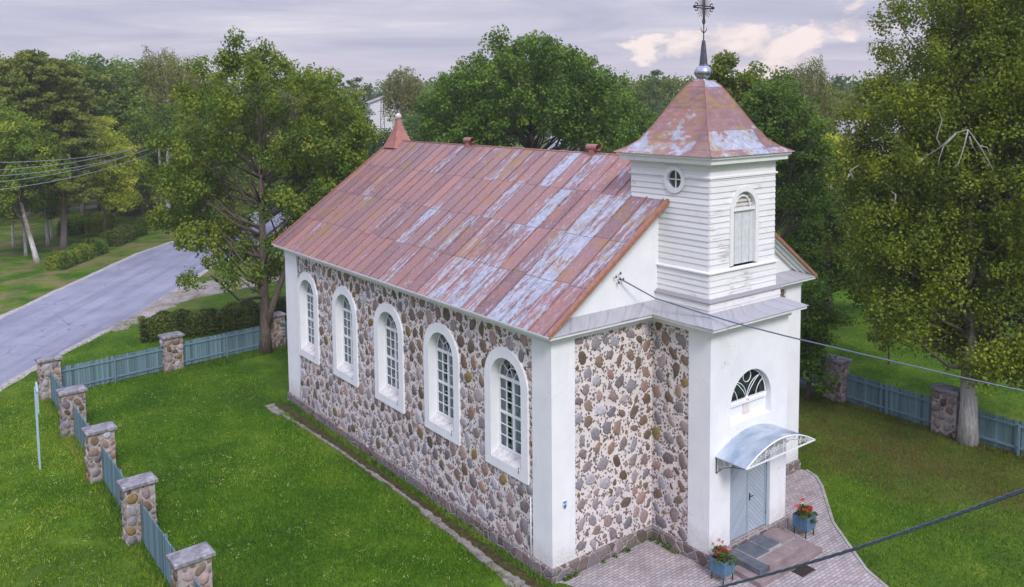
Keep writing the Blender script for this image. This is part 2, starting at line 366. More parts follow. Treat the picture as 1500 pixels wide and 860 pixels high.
def f_paver(n, p):
    o = n.obj()
    mp = n.nt.nodes.new('ShaderNodeMapping'); mp.inputs['Rotation'].default_value = (0, 0, 0.0); n.nt.links.new(o, mp.inputs[0])
    br = n.nt.nodes.new('ShaderNodeTexBrick'); n.nt.links.new(mp.outputs[0], br.inputs[0]); br.inputs['Scale'].default_value = 1
    br.inputs['Brick Width'].default_value = .21; br.inputs['Row Height'].default_value = .105; br.inputs['Mortar Size'].default_value = .008
    br.inputs['Color1'].default_value = (.34, .29, .29, 1); br.inputs['Color2'].default_value = (.45, .41, .42, 1); br.inputs['Mortar'].default_value = (.13, .12, .10, 1)
    a = n.noise(o, 1.3, 5, .65)
    c = n.mixm(br.outputs[0], n.ramp(a, [(.3, (.72, .74, .78)), (.55, (1, 1, 1)), (.75, (1.15, 1.1, 1.08))]))
    g = n.m('MULTIPLY', n.mr(n.noise(o, 2.3, 5, .7), .60, .68), br.outputs['Fac'])
    return n.mix(n.m('MULTIPLY', g, .8), c, (.07, .10, .03)), n.bump(br.outputs['Fac'], -.5, .01)
mat('pavers', f_paver, .85)
def f_granite(a, b):
    def f(n, p):
        o = n.obj(); v = n.noise(o, 3, 5, .6); w = n.noise(o, 60, 3, .7)
        return n.mixm(n.mix(n.mr(v, .3, .7), a, b), n.ramp(w, [(.3, (.7, .7, .7)), (.65, (1.2, 1.2, 1.2))])), n.bump(w, .2, .01)
    return f
mat('granite_grey', f_granite((.075, .09, .11), (.14, .155, .175)), .6)
mat('granite_pink', f_granite((.20, .155, .155), (.30, .24, .24)), .7)
mat('limestone', f_granite((.26, .245, .23), (.42, .40, .385)), .9)
mat('moss_soil', lambda n, p: (n.ramp(n.noise(n.obj(), 5, 6, .7), [(.35, (.035, .022, .012)), (.5, (.06, .05, .015)), (.62, (.06, .085, .015))]), n.bump(n.noise(n.obj(), 12, 5, .7), .8, .06)), .95)

# ------------------------------------------------------------------ mesh helpers
class MB:
    def __init__(s): s.v = []; s.f = []; s.mi = []; s.sm = []; s.c = []; s.uv = {}; s.cur = (1, 1, 1)
    def vert(s, p): s.v.append(tuple(float(q) for q in p)); s.c.append(s.cur); return len(s.v)-1
    def face(s, ids, mi=0, sm=False, uv=None):
        if uv: s.uv[len(s.f)] = uv
        s.f.append(tuple(ids)); s.mi.append(mi); s.sm.append(sm)
    def poly(s, pts, mi=0, uv=None): s.face([s.vert(p) for p in pts], mi, False, uv)
    def box(s, a, b, mi=0, M=None):
        x0, y0, z0 = a; x1, y1, z1 = b
        P = [(x0, y0, z0), (x1, y0, z0), (x1, y1, z0), (x0, y1, z0), (x0, y0, z1), (x1, y0, z1), (x1, y1, z1), (x0, y1, z1)]
        if M: P = [M(*p) for p in P]
        i = [s.vert(p) for p in P]
        for q in ((0, 3, 2, 1), (4, 5, 6, 7), (0, 1, 5, 4), (1, 2, 6, 5), (2, 3, 7, 6), (3, 0, 4, 7)): s.face([i[k] for k in q], mi)
    def bar(s, p, q, w, h=None, mi=0):
        p = Vector(p); q = Vector(q); h = h or w; d = (q-p).normalized()
        a = d.cross(Vector((0, 0, 1)));
        if a.length < 1e-3: a = Vector((1, 0, 0))
        a.normalize(); b = a.cross(d); i = []
        for c in (p, q):
            for sx, sy in ((-1, -1), (1, -1), (1, 1), (-1, 1)): i.append(s.vert(c+a*sx*w/2+b*sy*h/2))
        for k in range(4): s.face((i[k], i[(k+1) % 4], i[4+(k+1) % 4], i[4+k]), mi)
        s.face(i[0:4][::-1], mi); s.face(i[4:8], mi)
    def tube(s, pts, rad, n=8, mi=0, cap=True):
        pts = [Vector(p) for p in pts]
        if not hasattr(rad, '__len__'): rad = [rad]*len(pts)
        rings = []; ref = None
        for k, p in enumerate(pts):
            d = (pts[min(k+1, len(pts)-1)]-pts[max(k-1, 0)]).normalized()
            if ref is None: ref = d.orthogonal().normalized()
            a = (ref-d*ref.dot(d))
            if a.length < 1e-4: a = d.orthogonal()
            a.normalize(); ref = a; b = d.cross(a)
            rings.append([s.vert(p+(a*cos(2*pi*j/n)+b*sin(2*pi*j/n))*rad[k]) for j in range(n)])
        for k in range(len(rings)-1):
            for j in range(n): s.face((rings[k][j], rings[k][(j+1) % n], rings[k+1][(j+1) % n], rings[k+1][j]), mi, True)
        if cap: s.face(rings[0][::-1], mi); s.face(rings[-1], mi)
    def lathe(s, c, prof, n=16, mi=0, sm=True):
        rings = [[s.vert((c[0]+r*cos(2*pi*j/n), c[1]+r*sin(2*pi*j/n), c[2]+z)) for j in range(n)] for r, z in prof]
        for k in range(len(rings)-1):
            for j in range(n): s.face((rings[k][j], rings[k][(j+1) % n], rings[k+1][(j+1) % n], rings[k+1][j]), mi, sm)
        s.face(rings[0][::-1], mi); s.face(rings[-1], mi)
    def build(s, name, mats, parent=None, col=False, loc=None):
        me = bpy.data.meshes.new(name); me.from_pydata(s.v, [], s.f)
        if isinstance(mats, str): mats = [mats]
        for q in mats: me.materials.append(MT[q])
        me.polygons.foreach_set('material_index', s.mi); me.polygons.foreach_set('use_smooth', s.sm)
        if col:
            a = me.attributes.new('col', 'FLOAT_COLOR', 'POINT'); a.data.foreach_set('color', [q for c in s.c for q in (*c, 1)])
        if s.uv:
            ul = me.uv_layers.new(name='UVMap')
            for fi, uvs in s.uv.items():
                for li, t in zip(me.polygons[fi].loop_indices, uvs): ul.data[li].uv = t
        me.update(); o = bpy.data.objects.new(name, me); COL.objects.link(o)
        if parent: o.parent = parent
        if loc is not None: o.location = loc
        return o
def tag(o, label=None, cat=None, group=None, kind=None):
    for k, v in (('label', label), ('category', cat), ('group', group), ('kind', kind)):
        if v: o[k] = v
    return o
def empty(name, loc=(0, 0, 0), rz=0, **k):
    o = bpy.data.objects.new(name, None); COL.objects.link(o); o.location = [float(q) for q in loc]; o.rotation_euler = (0, 0, rz); o.empty_display_size = .3
    return tag(o, **k)
def dup(root, loc=None, rz=None, sc=None, **k):
    r = root.copy(); COL.objects.link(r)
    if loc is not None: r.location = [float(q) for q in loc]
    if rz is not None: r.rotation_euler = (0, 0, rz)
    if sc is not None: r.scale = (sc[0], sc[0], sc[1])
    for ch in list(root.children):
        c = ch.copy(); COL.objects.link(c); c.parent = r
        for g in ch.children:
            d = g.copy(); COL.objects.link(d); d.parent = c
    return tag(r, **k)
def struct(o): o['kind'] = 'structure'; return o
def npmesh(name, v, q, c, matn, parent=None):
    me = bpy.data.meshes.new(name); n = len(q); k = q.shape[1]
    me.vertices.add(len(v)); me.vertices.foreach_set('co', v.astype(np.float32).ravel())
    me.loops.add(n*k); me.loops.foreach_set('vertex_index', q.astype(np.int32).ravel())
    me.polygons.add(n); me.polygons.foreach_set('loop_start', np.arange(0, n*k, k, dtype=np.int32)); me.polygons.foreach_set('loop_total', np.full(n, k, np.int32))
    a = me.attributes.new('col', 'FLOAT_COLOR', 'POINT'); a.data.foreach_set('color', np.hstack([c, np.ones((len(c), 1))]).astype(np.float32).ravel())
    me.materials.append(MT[matn]); me.update(calc_edges=True)
    o = bpy.data.objects.new(name, me); COL.objects.link(o)
    if parent: o.parent = parent
    return o

# ------------------------------------------------------------------ ground, road, paths
mb = MB()
R = [0, 40, 80, 140, 260, 500, 1000, 2600]; N = 48; prev = None
c0 = mb.vert((5, 10, GZ))
for r in R[1:]:
    ring = [mb.vert((5+r*cos(2*pi*k/N), 10+r*sin(2*pi*k/N), GZ)) for k in range(N)]
    for k in range(N):
        if prev is None: mb.face((c0, ring[k], ring[(k+1) % N]))
        else: mb.face((prev[k], ring[k], ring[(k+1) % N], prev[(k+1) % N]))
    prev = ring
struct(mb.build('ground', 'turf'))
def strip(left, right, z, name, matn, rag=0.0, seed=1, n=8):
    rn = random.Random(seed); mb = MB()
    def sub(L):
        out = []
        for a, b in zip(L[:-1], L[1:]):
            for k in range(n): t = k/n; out.append((a[0]+(b[0]-a[0])*t, a[1]+(b[1]-a[1])*t))
        return out+[L[-1]]
    l, r = sub(left), sub(right); ids = []
    for p, q in zip(l, r):
        ids.append((mb.vert((p[0]+rn.uniform(-rag, rag), p[1]+rn.uniform(-rag, rag), z)), mb.vert((q[0]+rn.uniform(-rag, rag), q[1]+rn.uniform(-rag, rag), z))))
    for a, b in zip(ids[:-1], ids[1:]): mb.face((a[0], b[0], b[1], a[1])[::-1])
    return struct(mb.build(name, matn))
rl = [(-34, 4), (-17, 30), (-8.56, 43.65), (-3.37, 51.4), (4.38, 62.6), (10.7, 69.4), (17, 76.5), (27, 87), (50, 106), (90, 135)]
rr = [(-26, 4), (-15, 22), (-10.14, 29.1), (-7.97, 32.1), (-1.47, 39.55), (6.6, 51.3), (12.8, 59), (23, 72), (45, 92), (84, 118)]
def off(L, d):
    o = []
    for i, p in enumerate(L):
        a, b = L[max(i-1, 0)], L[min(i+1, len(L)-1)]; dx, dy = b[0]-a[0], b[1]-a[1]; l = sqrt(dx*dx+dy*dy)
        o.append((p[0]-dy/l*d, p[1]+dx/l*d))
    return o
strip(off(rl, .45), off(rr, -.45), GZ+.004, 'road_shoulder', 'gravel', .07, 3)
strip(rl, rr, GZ+.012, 'road', 'asphalt', .03, 4)
strip([(-4.4, 37.6), (-1.6, 40.0), (1.6, 44.0), (4.6, 46.6), (7.8, 46.3), (11.3, 46.2), (18, 47), (40, 52)],
      [(-3.6, 35.6), (-1.0, 38.0), (1.6, 40.8), (4.3, 41.9), (7.5, 42.6), (10.6, 43.7), (17, 44.4), (40, 48.8)], GZ+.008, 'dirt_path', 'dirt', .2, 5)
strip([(-14, 104.5), (1.8, 104.6), (10, 104.9), (30, 112)], [(-14, 100.5), (2, 100.6), (11, 101.5), (32, 108)], GZ+.006, 'far_path', 'dirt', .1, 6, 3)
# paved forecourt
PAVE = [(.05, -.12), (.2, -.3), (.9, -2.4), (1.6, -5), (1.9, -9), (5.4, -9), (6.6, -6.8), (6.95, -5.9), (7.33, -5.05), (8.14, -4.05), (9.03, -2.95), (10.1, -2.05), (11.0, -1.3), (11.5, -.75), (11.68, -.25), (11.6, .12), (8, .12), (3, .12)]
mb = MB(); mb.poly([(x, y, GZ+.02) for x, y in PAVE]); struct(mb.build('paved_forecourt', 'pavers'))
kb = PAVE[5:15]; ks = []
for i in range(len(kb)-1):
    for k in range(4):
        t = k/4; ks.append((kb[i][0]*(1-t)+kb[i+1][0]*t, kb[i][1]*(1-t)+kb[i+1][1]*t))
ks.append(kb[-1]); ko = off(ks, -.09); mb = MB()
for i in range(len(ks)-1):
    a, b, c, d = ks[i], ks[i+1], ko[i+1], ko[i]; z0, z1 = GZ-.05, GZ+.045
    mb.poly([(*a, z1), (*b, z1), (*c, z1), (*d, z1)]); mb.poly([(*d, z0), (*c, z0), (*c, z1), (*d, z1)]); mb.poly([(*a, z0), (*b, z0), (*b, z1), (*a, z1)])
struct(mb.build('kerb_edging', 'limestone'))
# mossy gutter along the long wall, with a ragged limestone edging
mb = MB(); rn = random.Random(2); prev = None
for k in range(150):
    y = -.25+k*.124; row = [mb.vert((x+rn.uniform(-.05, .05)*(i == 0), y, GZ+.006+rn.uniform(0, .03)*(0 < i < 4))) for i, x in enumerate((-.72, -.6, -.5, -.38, -.28))]
    if prev:
        for i in range(4): mb.face((prev[i], row[i], row[i+1], prev[i+1]))
    prev = row
struct(mb.build('moss_gutter', 'moss_soil'))
mb = MB(); pts = [(18.3, -1.0), (17.6, -1.05), (15.1, -.86), (12.2, -.74), (10.1, -.71), (7.9, -.66), (6.2, -.68), (4.6, -.74), (3.1, -.78), (2.2, -.85), (1.0, -.85), (.2, -.85), (-.7, -.9)]
def lerp_pts(y):
    for (a, b), (c, d) in zip(pts[:-1], pts[1:]):
        if c <= y <= a: t = (y-c)/(a-c); return d*(1-t)+b*t
    return pts[-1][1]
y = 18.3
while y > -.7:
    L = rn.uniform(.14, .5); y2 = max(y-L, -.7); w = .04+.03*rn.random()
    if y < 6.0: w = .09+.07*rn.random()
    if y < 1.6: w = .16+.09*rn.random()
    if y > 17.2: w = .2
    h = GZ+.035+rn.uniform(0, .03)
    a, b = lerp_pts(y), lerp_pts(y2)
    ra = lambda: rn.uniform(-.035, .035)
    P = [(a-w+ra(), y-.004+ra()*.4), ((a+b)/2-w+ra(), (y+y2)/2), (b-w+ra(), y2+.004+ra()*.4), (b+w*rn.uniform(.6, 1.2), y2+.004+ra()*.4), ((a+b)/2+w+ra(), (y+y2)/2), (a+w*rn.uniform(.6, 1.2), y-.004+ra()*.4)]
    i = [mb.vert((*p, GZ-.02)) for p in P]; j = [mb.vert((p[0]+rn.uniform(-.015, .015), p[1], h+rn.uniform(-.015, .015))) for p in P]
    mb.face(j)
    for k in range(6): mb.face((i[k], i[(k+1) % 6], j[(k+1) % 6], j[k]))
    y = y2
flat('old_concrete', (.22, .20, .18), .95, 0, .4, 4)
struct(mb.build('stone_edging_strip', 'old_concrete'))

# ------------------------------------------------------------------ church
L_, W_, TX1, TX2, TP, H = 18.36, 11.5, 3.95, 7.55, 2.26, 6.45
UX1, UX2, UY1, UY2 = 4.24, 7.26, -1.91, 1.14
EZ, RZ, OV, QF, QB = 6.74, 11.13, .43, .42, .55
SL = (RZ-EZ)/(W_/2+OV)
church = empty('church', (0, 0, 0), label='white and fieldstone church with rusty red sheet roof and boarded belfry', cat='church')
Mleft = lambda a, b, d: (-d, a, b)            # a = Y, b = z, d outward
Mfront = lambda a, b, d: (a, -d, b)
Mtower = lambda a, b, d: (a, -TP-d, b)
Mtl = lambda a, b, d: (TX1-d, a, b)
def arched_wall(mb, a0, a1, b0, b1, ops, M, mi=0):
    """flat wall with arched openings (centre, half width, sill, spring)"""
    def rect(p, q, r, s_):
        if q-p > 1e-4 and s_-r > 1e-4: mb.poly([M(p, r, 0), M(q, r, 0), M(q, s_, 0), M(p, s_, 0)], mi)
    cur = a0
    for c, h, sill, sp in sorted(ops):
        rect(cur, c-h, b0, b1); rect(c-h, c+h, b0, sill); n = 16; ar = [(c+h*cos(pi-pi*k/n), sp+h*sin(pi*k/n)) for k in range(n+1)]
        for p, q in zip(ar[:-1], ar[1:]): mb.poly([M(*p, 0), M(*q, 0), M(q[0], b1, 0), M(p[0], b1, 0)], mi)
        cur = c+h
    rect(cur, a1, b0, b1)
WARM = [(.20, .14, .10), (.25, .17, .13), (.17, .12, .085), (.20, .145, .06), (.13, .10, .075), (.29, .19, .16), (.23, .17, .14)]
COOL = [(.27, .24, .25), (.33, .28, .28), (.22, .21, .24), (.36, .26, .24), (.38, .37, .41), (.28, .21, .21), (.19, .16, .165), (.25, .205, .20), (.33, .31, .34), (.24, .22, .24)]
def stones(mb, a0, a1, b0, b1, M, ok, seed, rmax=.26, rmin=.055, tries=26000, gap=.045, mi=1, warm=None, hgt=.035):
    rn = random.Random(seed); placed = []; cell = {}
    def near(a, b):
        ca, cb = int(a/.6), int(b/.6)
        for i in range(ca-1, ca+2):
            for j in range(cb-1, cb+2):
                yield from cell.get((i, j), ())
    for t in range(tries):
        f = t/tries; r = rmin+(rmax-rmin)*max(0, 1-f*1.35)**1.5*rn.uniform(.75, 1.0)+.01*rn.random()
        a, b = rn.uniform(a0+r*.7, a1-r*.7), rn.uniform(b0+r*.7, b1-r*.7)
        if not ok(a, b, r*.9): continue
        if any((a-p)**2+(b-q)**2 < (r+s_+gap)**2 for p, q, s_ in near(a, b)): continue
        placed.append((a, b, r)); cell.setdefault((int(a/.6), int(b/.6)), []).append((a, b, r))
        n = rn.choice((8, 9, 10)) if r > .1 else 7
        el = rn.uniform(.6, 1.0); th = rn.gauss(pi/2, .7); ph = rn.uniform(0, 6); bl = rn.uniform(.03, .11)
        pr = [1+bl*sin(2*k*2*pi/n+ph)+bl*.8*sin(3*k*2*pi/n+ph*2)+rn.uniform(-.17, .12) for k in range(n)]
        wp = (b-b0)/(b1-b0); pw = warm(a, b) if warm else .22+.55*max(0, wp-.55)/.45
        c = rn.choice(WARM if rn.random() < pw else COOL); k_ = rn.uniform(.72, 1.38); mb.cur = tuple(q*k_ for q in c)
        h = hgt*rn.uniform(.6, 1.15)*min(1, r/.15); rings = []
        for sc, dd in ((1.0, -.004), (.95, h*.6), (.78, h*.95)):
            row = []
            for k in range(n):
                t2 = 2*pi*k/n; x = cos(t2)*r*pr[k]*sc*1.12; y = sin(t2)*r*pr[k]*sc*el
                row.append(mb.vert(M(a+x*cos(th)-y*sin(th), b+x*sin(th)+y*cos(th), dd)))
            rings.append(row)
        for q in range(2):
            for k in range(n): mb.face((rings[q][k], rings[q][(k+1) % n], rings[q+1][(k+1) % n], rings[q+1][k]), mi, True)
        cc = mb.vert(M(a, b, h*(1+rn.uniform(-.1, .15))))
        for k in range(n): mb.face((rings[2][k], rings[2][(k+1) % n], cc), mi, True)
    mb.cur = (1, 1, 1); return len(placed)
WC = [2.05, 5.57, 9.08, 12.6, 16.1]; HO, HI, WB, WS = 1.05, .74, 2.05, 4.76
# --- nave wall
mb = MB()
arched_wall(mb, 0, L_, -.45, H+.2, [(c, HO-.12, WB+.15, WS) for c in WC], Mleft)
def okl(a, b, r):
    if a-r < .83 or a+r > 17.1+.0: return False
    if b+r > H-.02: return False
    for c in WC:
        if abs(a-c) < HO+r-.02 and WB-r+.02 < b <= WS: return False
        if b > WS and sqrt((a-c)**2+(b-WS)**2) < HO+r-.02: return False
    return True
stones(mb, .8, 17.1, .02, H, Mleft, okl, 11, .225, .055, 30000, .040)
for (x0, x1) in ((0, TX1), (TX2, W_)): mb.poly([(x0, 0, -.45), (x1, 0, -.45), (x1, 0, H+.2), (x0, 0, H+.2)])
stones(mb, .82, TX1, .03, H, Mfront, lambda a, b, r: a-r > .83 and b+r < H and a+r < TX1-.01, 12, .20, .06, 8000, .062, warm=lambda a, b: .25+.5*(a-.8)/3.2*(b/6.4))
stones(mb, TX2, W_-.85, 3.0, H, Mfront, lambda a, b, r: a+r < W_-.85 and b+r < H, 13, .205, .05, 5000, .055)
mb.poly([(W_, 0, -.45), (W_, L_, -.45), (W_, L_, H+.2), (W_, 0, H+.2)]); mb.poly([(0, L_, -.45), (W_, L_, -.45), (W_, L_, H+.2), (0, L_, H+.2)])
mb.build('nave_wall', ['mortar', 'fieldstone'], church, col=True)
# --- plinth with a sloping ledge
def plinth(mb, path, t=.07):
    for (p, q, nx, ny) in path:
        a, b = Vector((*p, 0)), Vector((*q, 0)); n = Vector((nx, ny, 0))
        mb.poly([a+n*t+Vector((0, 0, -.5)), b+n*t+Vector((0, 0, -.5)), b+n*t+Vector((0, 0, -.05)), a+n*t+Vector((0, 0, -.05))])
        mb.poly([a+n*t+Vector((0, 0, -.05)), b+n*t+Vector((0, 0, -.05)), b+Vector((0, 0, .02)), a+Vector((0, 0, .02))])
mb = MB(); t = .07
plinth(mb, [((-t, -t), (-t, L_+t), 0, 0)], 0); mb = MB()
def ring_plinth(mb, pts, t, z0, z1, z2):
    c = off(pts+[pts[0]], 0)
    n = len(pts); outp = []
    for i in range(n):
        p0, p1, p2 = pts[i-1], pts[i], pts[(i+1) % n]
        d1 = Vector((p1[0]-p0[0], p1[1]-p0[1])).normalized(); d2 = Vector((p2[0]-p1[0], p2[1]-p1[1])).normalized()
        n1 = Vector((d1.y, -d1.x)); n2 = Vector((d2.y, -d2.x)); k = (n1+n2)/(1+n1.dot(n2))
        outp.append((p1[0]+k.x*t, p1[1]+k.y*t))
    for i in range(n):
        j = (i+1) % n
        mb.poly([(*outp[i], z0), (*outp[j], z0), (*outp[j], z1), (*outp[i], z1)]); mb.poly([(*outp[i], z1), (*outp[j], z1), (*pts[j], z2), (*pts[i], z2)])
    return outp
FOOT = [(0, 0), (TX1, 0), (TX1, -TP), (TX2, -TP), (TX2, 0), (W_, 0), (W_, L_), (0, L_)]
ring_plinth(mb, [(x+(-.035 if x == 0 else .035 if x == W_ else 0), y+(-.035 if y == 0 else 0)) for x, y in FOOT], .075, -.5, -.04, .012)
mb.build('plinth', 'plinth_stone', church)
# --- corner pilasters (white), proud of the wall
def pil(x0, y0, x1, y1, z0=.0, z1=H+.05):
    mb = MB(); mb.box((x0, y0, z0), (x1, y1, z1)); mb.build('corner_pilaster', 'plaster', church)
pil(-.035, -.035, .82, .82); pil(-.035, 17.1, .8, L_+.03); pil(W_-.85, -.035, W_+.035, .8)
# --- tower base
mb = MB()
mb.poly([(TX1, 0, -.45), (TX1, -1.5, -.45), (TX1, -1.5, H+.2), (TX1, 0, H+.2)], 1)
stones(mb, -1.48, 0, .03, H, Mtl, lambda a, b, r: a-r > -1.47 and a+r < -.01 and b+r < H, 14, .215, .06, 6000, .06, mi=2, warm=lambda a, b: .3+.4*b/6.4)
mb.box((TX1-.03, -TP+.004, .0), (TX1+.3, -1.47, H+.05), 0)
# front face with door and lunette niche
DX0, DX1, DZ = 4.85, 6.75, 2.36
def rect(p, q, r, s_): mb.poly([Mtower(p, r, 0), Mtower(q, r, 0), Mtower(q, s_, 0), Mtower(p, s_, 0)])
rect(TX1-.03, DX0, 0, DZ); rect(DX1, TX2, 0, DZ); rect(TX1-.03, TX2, DZ, 3.2); rect(DX0, DX1, -.4, 0.0)
arched_wall(mb, TX1-.03, TX2, 3.2, H+.1, [(5.78, .95, 3.57, 4.12)], Mtower)
n = 20; ar = [(5.78+.95, 3.57)]+[(5.78+.95*cos(pi*k/n), 4.12+.95*sin(pi*k/n)) for k in range(n+1)]+[(5.78-.95, 3.57)]
for p, q in zip(ar, ar[1:]+ar[:1]): mb.poly([Mtower(*p, 0), Mtower(*q, 0), Mtower(*q, -.24), Mtower(*p, -.24)])
mb.poly([Mtower(5.78-.95, 3.57, -.2), Mtower(5.78+.95, 3.57, -.2), Mtower(5.78+.95, 4.08, -.2), Mtower(5.78-.95, 4.08, -.2)])
for x in (DX0, DX1): mb.poly([Mtower(x, 0, 0), Mtower(x, 0, -.14), Mtower(x, DZ, -.14), Mtower(x, DZ, 0)])
mb.poly([Mtower(DX0, DZ, 0), Mtower(DX1, DZ, 0), Mtower(DX1, DZ, -.14), Mtower(DX0, DZ, -.14)])
mb.poly([(TX2, 0, -.45), (TX2, -TP, -.45), (TX2, -TP, H+.1), (TX2, 0, H+.1)])
mb.build('tower_base', ['plaster', 'mortar', 'fieldstone'], church, col=True)
mb = MB(); mb.box((5.63, -TP+.17, 3.70), (5.93, -TP+.201, 4.0)); mb.build('wall_relief', flat('faded_beige', (.70, .64, .60), .9) and 'faded_beige', church)
mb = MB(); mb.box((TX1+.86, -TP+.12, 4.04), (TX2-.87, -TP+.2, 4.13)); mb.build('lunette_sill', 'plaster', church)
# --- lunette window
lw = MB(); c, r = 5.78, .93; d = -.17
arc = lambda cx_, cz_, rr, a, b, n, dd: [Mtower(cx_+rr*cos(a+(b-a)*k/n), cz_+rr*sin(a+(b-a)*k/n), dd) for k in range(n+1)]
lw.tube(arc(c, 4.13, r-.03, 0, pi, 24, d), .024, 6); lw.bar(Mtower(c-r, 4.15, d), Mtower(c+r, 4.15, d), .06)
lw.tube(arc(c, 4.13+.70, .18, 0, 2*pi, 20, d), .014, 6)
for cx_, a, b in ((c-.62, 0, pi*.5), (c+.62, pi*.5, pi)): lw.tube(arc(cx_, 4.13, .62, a, b, 12, d), .013, 6)
for cx_, a, b in ((c-.93, 0, pi*.42), (c+.93, pi*.58, pi)): lw.tube(arc(cx_, 4.13, .5, a, b, 12, d), .013, 6)
for cx_, a, b in ((c-.22, pi*.62, pi), (c+.22, 0, pi*.38)): pass
for s_ in (-1, 1): lw.tube([Mtower(c+s_*.0, 4.14, d), Mtower(c+s_*.16, 4.4, d), Mtower(c+s_*.38, 4.62, d), Mtower(c+s_*.62, 4.78, d)], .013, 6)
lw.lathe((c, -TP+.17, 4.14), [(.08, 0), (.075, .04), (.04, .08), (.0, .09)], 10)
lun = lw.build('lunette_window', 'window_white', church)
mb = MB(); pts_ = arc(c, 4.13, r, 0, pi, 24, -.205); mb.poly(pts_); mb.build('glass', 'glass', lun)
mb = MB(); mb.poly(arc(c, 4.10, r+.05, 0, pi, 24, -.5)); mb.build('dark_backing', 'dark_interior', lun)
# --- door
door = MB(); fr = .09
door.box((DX0, -TP+.05, .0), (DX0+fr, -TP+.14, DZ)); door.box((DX1-fr, -TP+.05, 0), (DX1, -TP+.14, DZ)); door.box((DX0+fr, -TP+.05, DZ-fr), (DX1-fr, -TP+.14, DZ))
dr = door.build('door', 'door_paint', church); dm = (DX0+DX1)/2
for x0, x1 in ((DX0+fr+.006, dm-.006), (dm+.006, DX1-fr-.006)):
    mb = MB(); mb.box((x0, -TP+.10, .03), (x1, -TP+.14, DZ-fr-.005), 0)
    for a, b in ((x0, x0+.05), (x1-.05, x1)): mb.box((a, -TP+.085, .035), (b, -TP+.099, DZ-fr-.01), 1)
    mb.build('door_leaf', ['door_boards', 'door_paint'], dr)
mb = MB(); mb.box((dm-.03, -TP+.075, .035), (dm+.03, -TP+.084, DZ-fr-.01)); mb.build('meeting_strip', 'door_paint', dr)
mb = MB(); mb.box((dm+.045, -TP+.065, 1.02), (dm+.085, -TP+.084, 1.24)); mb.bar((dm+.065, -TP+.035, 1.16), (dm+.2, -TP+.035, 1.15), .018); mb.bar((dm+.065, -TP+.06, 1.16), (dm+.065, -TP+.03, 1.16), .02)
mb.build('door_handle', 'steel_dark', dr)
for z in (.35, 1.9):
    for x in (DX0+fr, DX1-fr): mb = MB(); mb.tube([(x, -TP+.075, z), (x, -TP+.075, z+.14)], .012, 6); mb.build('hinge', 'steel_dark', dr)
mb = MB(); mb.box((DX0-.1, -TP-.05, -.06), (DX1+.12, -TP+.13, -.004)); mb.build('threshold', 'limestone', church)
# --- canopy
cn = MB(); CX0, CX1, CZ, RI, CY = 4.15, 7.42, 2.86, .48, -TP-1.06
def carc(t): x = CX0+(CX1-CX0)*t; return x, CZ+RI*(1-(2*t-1)**2)
n = 24
for k in range(n):
    a, b = carc(k/n), carc((k+1)/n)
    for dz in (0, -.014):
        i = [cn.vert((a[0], -TP, a[1]+dz)), cn.vert((b[0], -TP, b[1]+dz)), cn.vert((b[0], CY, b[1]+dz)), cn.vert((a[0], CY, a[1]+dz))]; cn.face(i, 0, True)
cano = cn.build('canopy', 'canopy_sheet', church)
def scroll(mb, cx_, cz_, r0, M, turns=1.6, flip=1, rr=.007):
    P = []
    for k in range(26):
        t = k/25; a = flip*turns*2*pi*t+1.0; r = r0*(1-.8*t); P.append(M(cx_+r*cos(a), cz_+r*sin(a)))
    mb.tube(P, rr, 5)
mb = MB(); yf = CY-.012
mb.tube([(carc(k/n)[0], yf, carc(k/n)[1]-.01) for k in range(n+1)], .02, 6); mb.bar((CX0, yf, CZ), (CX1, yf, CZ), .035); mb.build('front_frame', 'window_white', cano)
mb = MB()
for k in range(1, 24):
    t = k/24; x, z = carc(t); h = z-CZ
    if h > .07: scroll(mb, x, CZ+h*.5, min(.085, h*.42), lambda a, b: (a, yf, b), 1.5, 1 if k % 2 else -1)
    if k % 3 == 0 and h > .1: mb.bar((x+.06, yf, CZ), (x+.06, yf, z-.02), .012)
mb.build('front_scrollwork', 'iron_brown' if False else 'window_white', cano)
for x in (CX0+.04, CX1-.04):
    mb = MB(); Mx = lambda a, b: (x, a, b)
    mb.bar((x, -TP, CZ-.015), (x, CY, CZ-.015), .025); mb.bar((x, -TP-.012, CZ), (x, -TP-.012, CZ-.5), .025); mb.tube([(x, CY+.05, CZ-.03), (x, -TP-.6, CZ-.12), (x, -TP-.25, CZ-.26), (x, -TP-.03, CZ-.48)], .012, 5)
    for a, b, r in ((-.16, -.16, .1), (-.38, -.1, .07), (-.12, -.34, .06), (-.6, -.07, .045)): scroll(mb, -TP+a, CZ+b, r, Mx)
    mb.build('side_bracket', 'window_white' if x > 5 else 'steel_dark', cano)
